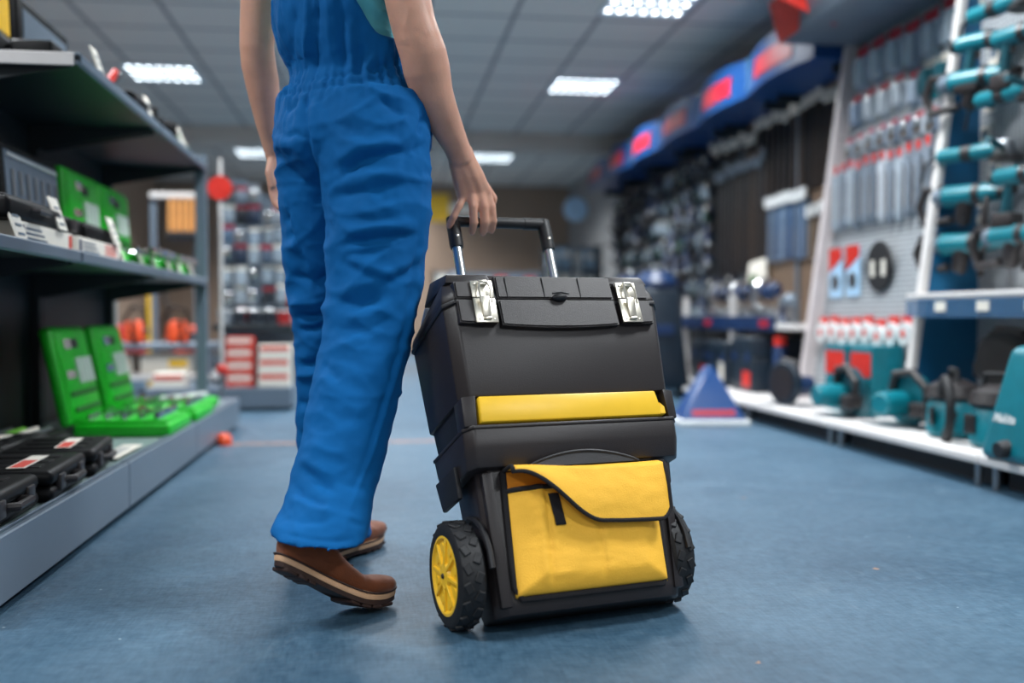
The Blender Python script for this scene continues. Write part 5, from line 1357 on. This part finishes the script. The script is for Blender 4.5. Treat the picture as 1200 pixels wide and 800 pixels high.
MB().tube([(-.05, .03, .42), (-.045, .03, .50), (.045, .03, .50), (.05, .03, .42)], .012, 10).build('carry_handle', 'black_plastic_dark', tk_)
fcu = bpy.data.curves.new('lettering', 'FONT'); fcu.body = 'Makita'; fcu.size = .040; fcu.extrude = .0015; fcu.shear = .25; fcu.align_x = 'CENTER'; fcu.offset = .0012
fo = bpy.data.objects.new('tmp', fcu); COL.objects.link(fo)
lme = bpy.data.meshes.new_from_object(fo.evaluated_get(bpy.context.evaluated_depsgraph_get())); bpy.data.objects.remove(fo)
lme.materials.clear(); lme.materials.append(MATS['white_plastic'])
slope = math.atan2(.06, .375)
lme.transform(Matrix.Translation((-.060, -.1295, .126))@Matrix.Rotation(PI/2-slope, 4, 'X'))
lo = bpy.data.objects.new('lettering', lme); COL.objects.link(lo); lo.parent = tk_
# black saw and small machines behind, under the white shelf
bsw = circ_saw('black_plastic', 'black_plastic_dark', 'black circular saw tucked under the white shelf behind the teal tank', (2.54, 3.72, BZ+.16), R(-70), 1.1)
stb = thing('carton', 'dark carton under the white shelf carrying the black saw', 'box', (2.54, 3.72, BZ), RZ); MB().span((-.2, -.14, 0), (.2, .14, .158), .004, 1).build('body', 'navy_dark', stb); MB().span((-.15, -.1415, .04), (.1, -.14, .12)).build('print', 'shelf_grey', stb)
gsn = thing('orbital_sander', 'grey sander on the base shelf beside the teal side panel', 'sander', (2.46, 4.08, BZ), R(-40)); MB().span((-.1, -.05, 0), (.1, .05, .02), .005, 2).build('pad', 'rubber', gsn); MB().tube([(-.11, 0, .10), (-.06, 0, .11), (.06, 0, .10), (.09, 0, .05)], [.03, .042, .045, .04], 16).build('body', 'shelf_grey', gsn); MB().span((-.03, -.03, .02), (.05, .03, .08), .01, 2).build('neck', 'black_plastic', gsn)

# ------------------------------------------------------------------ blue tool wall
def blue_bay(k, y0, y1, lab):
    t = thing('shelving_unit', lab, 'shelving', (2.6, (y0+y1)/2, 0), 0, 'blue tool wall units')
    M = Matrix.Translation((-2.6, -(y0+y1)/2, 0)); g_ = .003
    MB().span((2.80, y0+g_, .02), (2.83, y1-g_, 2.3)).build('pegboard', 'pegboard_brown' if k < 2 else 'shelf_dark', t, M)
    fr = 2.0 if k == 0 else 2.25
    MB().span((fr, y0+g_, BZ-.03), (2.80, y1-g_, BZ), .006, 2).build('base_shelf', 'white_metal', t, M)
    MB().span((fr+.10, y0+.03, 0), (fr+.12, y1-.03, BZ-.03)).build('kick_panel', 'kick_dark', t, M)
    MB().span((2.78, y1-.03, .02), (2.80, y1-.0, 2.3)).build('upright', 'shelf_grey', t, M)
    if k < 5:
        s = MB(); s.span((2.32, y0+g_, .50), (2.80, y1-g_, .53), .003, 1); s = s.build('shelf', 'white_metal' if k == 0 else 'navy_dark', t, M)
        MB().span((2.31, y0+.25 if k == 0 else y0+.01, .49), (2.318, y1-.01, .58), .002, 1).build('blue_edge', 'navy', s, M)
        MB().span((2.306, y0+.34, .515), (2.31, y0+.48, .555), .001, 1).build('red_badge', 'sign_red', s, M)
        MB().span((2.32, y1-.04, BZ), (2.36, y1-.005, .72), .002, 1).build('front_post', 'white_metal', t, M)
    return t
YJ = J[3:]
names_ = ['nearest', 'second', 'third', 'fourth', 'fifth', 'last']
for k in range(6): blue_bay(k, YJ[k], YJ[k+1], f'blue tool wall unit under the {names_[k]} blue sign from the camera')
# curved blue sign boxes with red plates
for k in range(6):
    y0, y1 = YJ[k], YJ[k+1]
    t = thing('fascia_sign', f'curved blue sign box with a red plate, {names_[k]} from the camera', 'sign', (2.55, (y0+y1)/2, 2.04), 0, 'blue sign boxes over the tool wall')
    h = .25; W = (y1-y0)/2-.012
    prof = []; n = 12
    for i in range(n+1):
        s = -1+2*i/n; prof.append((s*W, -.12-.055*(1-s*s)))
    mb = MB(); b2 = bmesh.new(); V = []
    for z, dz in ((0, 0), (h, 0)):
        rr_ = [b2.verts.new((x+(.02 if z else 0), y, z+(.03*(1-(y/W)**2) if z else 0))) for y, x in prof]+[b2.verts.new((.27, W, z)), b2.verts.new((.27, -W, z))]
        V.append(rr_)
    m = len(V[0]); b2.faces.new(V[0]); b2.faces.new(V[1][::-1])
    for i in range(m): b2.faces.new((V[0][i], V[0][(i+1) % m], V[1][(i+1) % m], V[1][i]))
    bmesh.ops.recalc_face_normals(b2, faces=b2.faces); mb._merge(b2); mb.build('box', 'sign_blue', t)
    pl = MB(); b2 = bmesh.new(); A = []
    for i in range(9):
        y = -W*.58+W*1.16*i/8; x = -.123-.055*(1-(y/W)**2)
        A.append((b2.verts.new((x, y, .06)), b2.verts.new((x+.011, y, .19)), b2.verts.new((x+.02, y, .19)), b2.verts.new((x+.01, y, .06))))
    for p, q in zip(A, A[1:]):
        for j in range(4): b2.faces.new((p[j], q[j], q[(j+1) % 4], p[(j+1) % 4]))
    b2.faces.new(A[0]); b2.faces.new(A[-1][::-1]); bmesh.ops.recalc_face_normals(b2, faces=b2.faces); pl._merge(b2); pl.build('red_plate', 'sign_red', t)
    MB().span((-.135, W-.10, .02), (-.125, W-.02, .24), .002, 1).build('pale_stripe', 'clear_rail', t)
    for s in (-1, 1): MB().span((.05, s*W*.8-.01, -.06), (.24, s*W*.8+.01, .0), .002, 1).build('bracket', 'shelf_dark', t)
# long black saw-blade sleeves with white tags
def sleeve(h, w, body, tagm):
    t = thing('saw_blade_sleeve', 'x', 'saw blade')
    MB().hexa([(-w/2, -.03, -h), (w/2, -.03, -h), (w/2, 0, -h), (-w/2, 0, -h), (-w*.45, -.026, -.05), (w*.45, -.026, -.05), (w*.45, 0, -.05), (-w*.45, 0, -.05)], .005, 2).build('sleeve', body, t)
    MB().span((-w*.5, -.05, -.075), (w*.5, -.03, .0), .004, 1).build('tag', tagm, t)
    MB().tube([(0, 0, .0), (0, -.06, 0), (0, -.065, .01)], .004, 6).build('peg_hook', 'chrome', t)
    return Kind(t)
sl1 = sleeve(.62, .058, 'any', 'paper'); sl2 = sleeve(.46, .058, 'any_gloss', 'white_plastic'); sl3 = sleeve(.34, .05, 'any', 'white_plastic')
DK = [(40, 34, 32), (30, 28, 30), (52, 42, 36), (24, 24, 28)]
sl4 = sleeve(.86, .060, 'any', 'shelf_grey')
row([sl1], 2.0, lsp(5.50, 7.06, 16), 'black white-tagged saw blade sleeve', 'top row', 'long black sleeves under the nearest blue signs', DK, plane=2.80, where='the nearest blue bays', jz=.06)
row([sl2], 1.42, lsp(6.24, 6.86, 9), 'long blue-grey blade pack', 'second row', 'blue-grey packs under the nearest blue signs', [(96, 120, 150), (70, 94, 126), (116, 136, 158), (84, 100, 120)], plane=2.80, where='the blue tool wall')
row([sl3], 1.30, lsp(5.48, 6.16, 8), 'short brown tool sleeve', 'second row', 'brown sleeves under the nearest blue sign', [(96, 80, 66), (76, 64, 56), (120, 104, 88)], plane=2.80, where='the nearest blue bay')
row([sl4], 1.76, lsp(6.94, 7.94, 13), 'long dark brown blade sleeve', 'upper row', 'long dark brown sleeves on the blue tool wall', DK, plane=2.80, where='the blue tool wall', jz=.06)
sl5 = sleeve(.13, .07, 'any', 'paper')
row([sl5], 1.98, lsp(7.14, 8.40, 12), 'small white-tagged blade sleeve', 'top row', 'small tagged sleeves on the blue tool wall', DK, plane=2.80, where='the blue tool wall', jz=.10)
pale = thing('polishing_pad_pack', 'pale greenish round pad pack hanging above the silver saws', 'pack', (2.78, 7.05, .80), RZ); MB().hexa([(-.2, -.04, -.1), (.2, -.04, -.1), (.2, 0, -.1), (-.2, 0, -.1), (-.13, -.04, .18), (.15, -.04, .2), (.15, 0, .2), (-.13, 0, .18)], .02, 2).build('pad', 'paper', pale); MB().span((-.08, -.045, .0), (.06, -.04, .08)).build('print', 'green_dark', pale)
# mixed small tools in the farther bays
tp1 = blister(.10, .17, 'any', 'any_gloss', 'navy', .06); tp2 = blister(.085, .15, 'any', 'clear_plastic', 'paper', .05)
nd = drill('navy', 'navy_dark'); ng = grinder('navy', 'black_plastic')
NV = [(10, 32, 54), (8, 22, 34), (22, 56, 78), (110, 122, 128), (12, 48, 54), (34, 46, 56), (8, 18, 28), (30, 62, 46), (70, 80, 86), (10, 40, 48), (12, 30, 60)]
for b_ in range(2, 6):
    y0, y1 = YJ[b_], YJ[b_+1]; nc = 9 if b_ < 4 else 8
    for r_ in range(7):
        for c_ in range(nc):
            y = y1-.07-(y1-y0-.14)*c_/(nc-1)
            if y < 8.0 and not (r_ > 4): continue
            z = 1.93-.205*r_+(rng.random()-.5)*.05
            kk = rng.random()
            lab_ = f'{ORD[c_]} from left, {ORD[r_]} row down, {names_[b_]} blue wall bay'
            grp_ = f'small tools in the {names_[b_]} blue bay'
            if kk < .42: tp1.put((2.79, y, z), 'dark blister pack, '+lab_, rotz=RZ, group=grp_, color=rng.choice(NV))
            elif kk < .70: tp2.put((2.79, y, z), 'clear blister pack, '+lab_, rotz=RZ, group=grp_, color=rng.choice(NV))
            elif kk < .87: nd.put((2.745, y, z-.05), 'dark blue drill, '+lab_, rot=(0, 0, R(-120)), group=grp_, scale=(.8, .8, .8))
            else: ng.put((2.73, y, z-.06), 'dark blue grinder, '+lab_, rot=(0, R(60), R(-100)), group=grp_, scale=(.75, .75, .75))
# silver saws on the shelf, navy cases, bottle, pyramid
def mitre_saw(lb, loc, rz):
    t = thing('mitre_saw', lb, 'saw', loc, rz, 'silver mitre saws on the blue wall shelf')
    MB().lathe([(0, 0), (.14, 0), (.14, .03), (.11, .05), (0, .05)], 28).build('turntable', 'steel', t)
    MB().span((-.22, .03, .05), (.22, .06, .11), .006, 2).build('fence', 'aluminium', t)
    MB().lathe([(0, -.02), (.10, -.02), (.11, 0), (.10, .02), (0, .02)], 28, Matrix.Translation((0, .02, .19))@Matrix.Rotation(PI/2, 4, 'Y')).build('blade_guard', 'aluminium', t)
    MB().tube([(.03, .02, .20), (.12, .02, .22), (.15, .02, .22)], [.05, .048, .03], 16).build('motor', 'navy', t)
    MB().tube([(0, -.06, .24), (0, -.13, .26), (0, -.16, .21), (0, -.10, .17)], .014, 10).build('handle', 'black_plastic', t)
    return t
for y, lb in ((6.28, 'silver mitre saw on the blue wall shelf, nearest to the white shelf end'), (6.72, 'silver mitre saw on the blue wall shelf, second along'), (7.14, 'silver mitre saw on the blue wall shelf, third along')): mitre_saw(lb, (2.50, y, .532), R(-80))
js = thing('jigsaw', 'grey-blue tool in a clear stand at the white end of the shelf', 'saw', (2.46, 5.78, .532), RZ); MB().tube([(-.08, 0, .13), (.03, 0, .15), (.08, 0, .13)], [.03, .04, .03], 16).build('body', 'shelf_grey', js); MB().tube([(-.06, 0, .12), (-.09, 0, .05), (-.04, 0, .0)], [.02, .018, .03], 12).build('handle', 'navy', js); MB().span((-.1, -.05, 0), (.09, .05, .012), .003, 1).build('foot', 'steel', js); MB().span((.04, -.02, .012), (.07, .02, .12), .004, 1).build('blade_holder', 'steel', js)
def navy_case(lb, loc, w, d, h, white):
    t = thing('tool_case', lb, 'tool case', loc, RZ, 'large dark blue cases under the shelf')
    b2 = MB(); b2.span((-w/2, -d/2, 0), (w/2, d/2, h*.62), .015, 3); b2 = b2.build('body', 'navy_dark', t)
    MB().span((-w/2, -d/2, h*.63), (w/2, d/2, h), .015, 3).build('lid', 'navy_dark', t)
    for s in (-1, 1): MB().span((s*w*.30-.025, -d/2-.01, h*.54), (s*w*.30+.025, -d/2+.004, h*.72), .003, 2).build('latch', 'navy', t)
    MB().tube([(-.07, 0, h-.01), (-.06, 0, h+.03), (.06, 0, h+.03), (.07, 0, h-.01)], .009, 8).build('handle', 'black_plastic', t)
    MB().span((w*.08, -d/2-.003, h*.1) if not white else (w*.16, -d/2-.003, h*.14), (w*.42, -d/2, h*.38) if not white else (w*.34, -d/2, h*.58)).build('label_panel', 'paper' if white else 'red_plastic', t)
    return t
navy_case('large dark blue case with a red label under the white shelf end', (2.42, 5.98, BZ), .36, .36, .34, False)
navy_case('dark blue case with a white label, left of the red-labelled case', (2.44, 6.50, BZ), .40, .36, .30, True)
navy_case('dark blue case far left under the shelf beside the white post', (2.5, 7.05, BZ), .4, .36, .3, False)
bo = thing('spray_can', 'dark blue spray can with red cap beside the red-labelled case', 'can', (2.36, 5.66, BZ)); MB().lathe([(0, 0), (.042, 0), (.042, .27), (.03, .30), (0, .30)], 20).build('can', 'navy', bo); MB().lathe([(0, .295), (.036, .295), (.034, .35), (0, .352)], 20).build('cap', 'red_plastic', bo)
ps = thing('floor_display', 'blue pyramid floor display with a red plate and white foot', 'sign', (1.77, 5.22, 0), R(-6))
MB().hexa([(-.17, -.15, .03), (.17, -.15, .03), (.17, .15, .03), (-.17, .15, .03), (-.02, -.02, .31), (.02, -.02, .31), (.02, .02, .31), (-.02, .02, .31)], .004, 1).build('pyramid', 'sign_blue', ps)
MB().span((-.19, -.17, .0), (.19, .17, .03), .006, 1).build('foot', 'white_plastic', ps)
MB().hexa([(-.115, -.141, .052), (.115, -.141, .052), (.115, -.130, .052), (-.115, -.130, .052), (-.115, -.1265, .082), (.115, -.1265, .082), (.115, -.115, .082), (-.115, -.115, .082)]).build('red_plate', 'sign_red', ps)
# tall dark vacuum stand left of the post
tv = thing('display_stand', 'tall dark blue machine stand with a silver top at the far right aisle side', 'stand', (1.98, 7.0, 0))
MB().hexa([(-.2, -.2, .06), (.2, -.2, .06), (.2, .2, .06), (-.2, .2, .06), (-.13, -.15, .78), (.13, -.15, .78), (.13, .15, .78), (-.13, .15, .78)], .03, 3).build('cabinet', 'navy_dark', tv)
MB().lathe([(0, .78), (.15, .78), (.16, .82), (.10, .90), (0, .92)], 24).build('machine', 'navy', tv); MB().lathe([(0, .92), (.09, .92), (.085, .95), (0, .97)], 20).build('silver_top', 'chrome', tv)
for s in (-1, 1): MB().lathe([(0, -.02), (.06, -.02), (.06, .02), (0, .02)], 18, Matrix.Translation((s*.19, 0, .06))@Matrix.Rotation(PI/2, 4, 'Y')).build('wheel', 'rubber', tv)
MB().span((-.08, -.185, .45), (.08, -.165, .52), .002, 1).build('badge', 'navy', tv)
tv2 = dup(tv, (2.0, 7.8, 0), .2, 'tall dark blue machine stand, farther back beside the first');
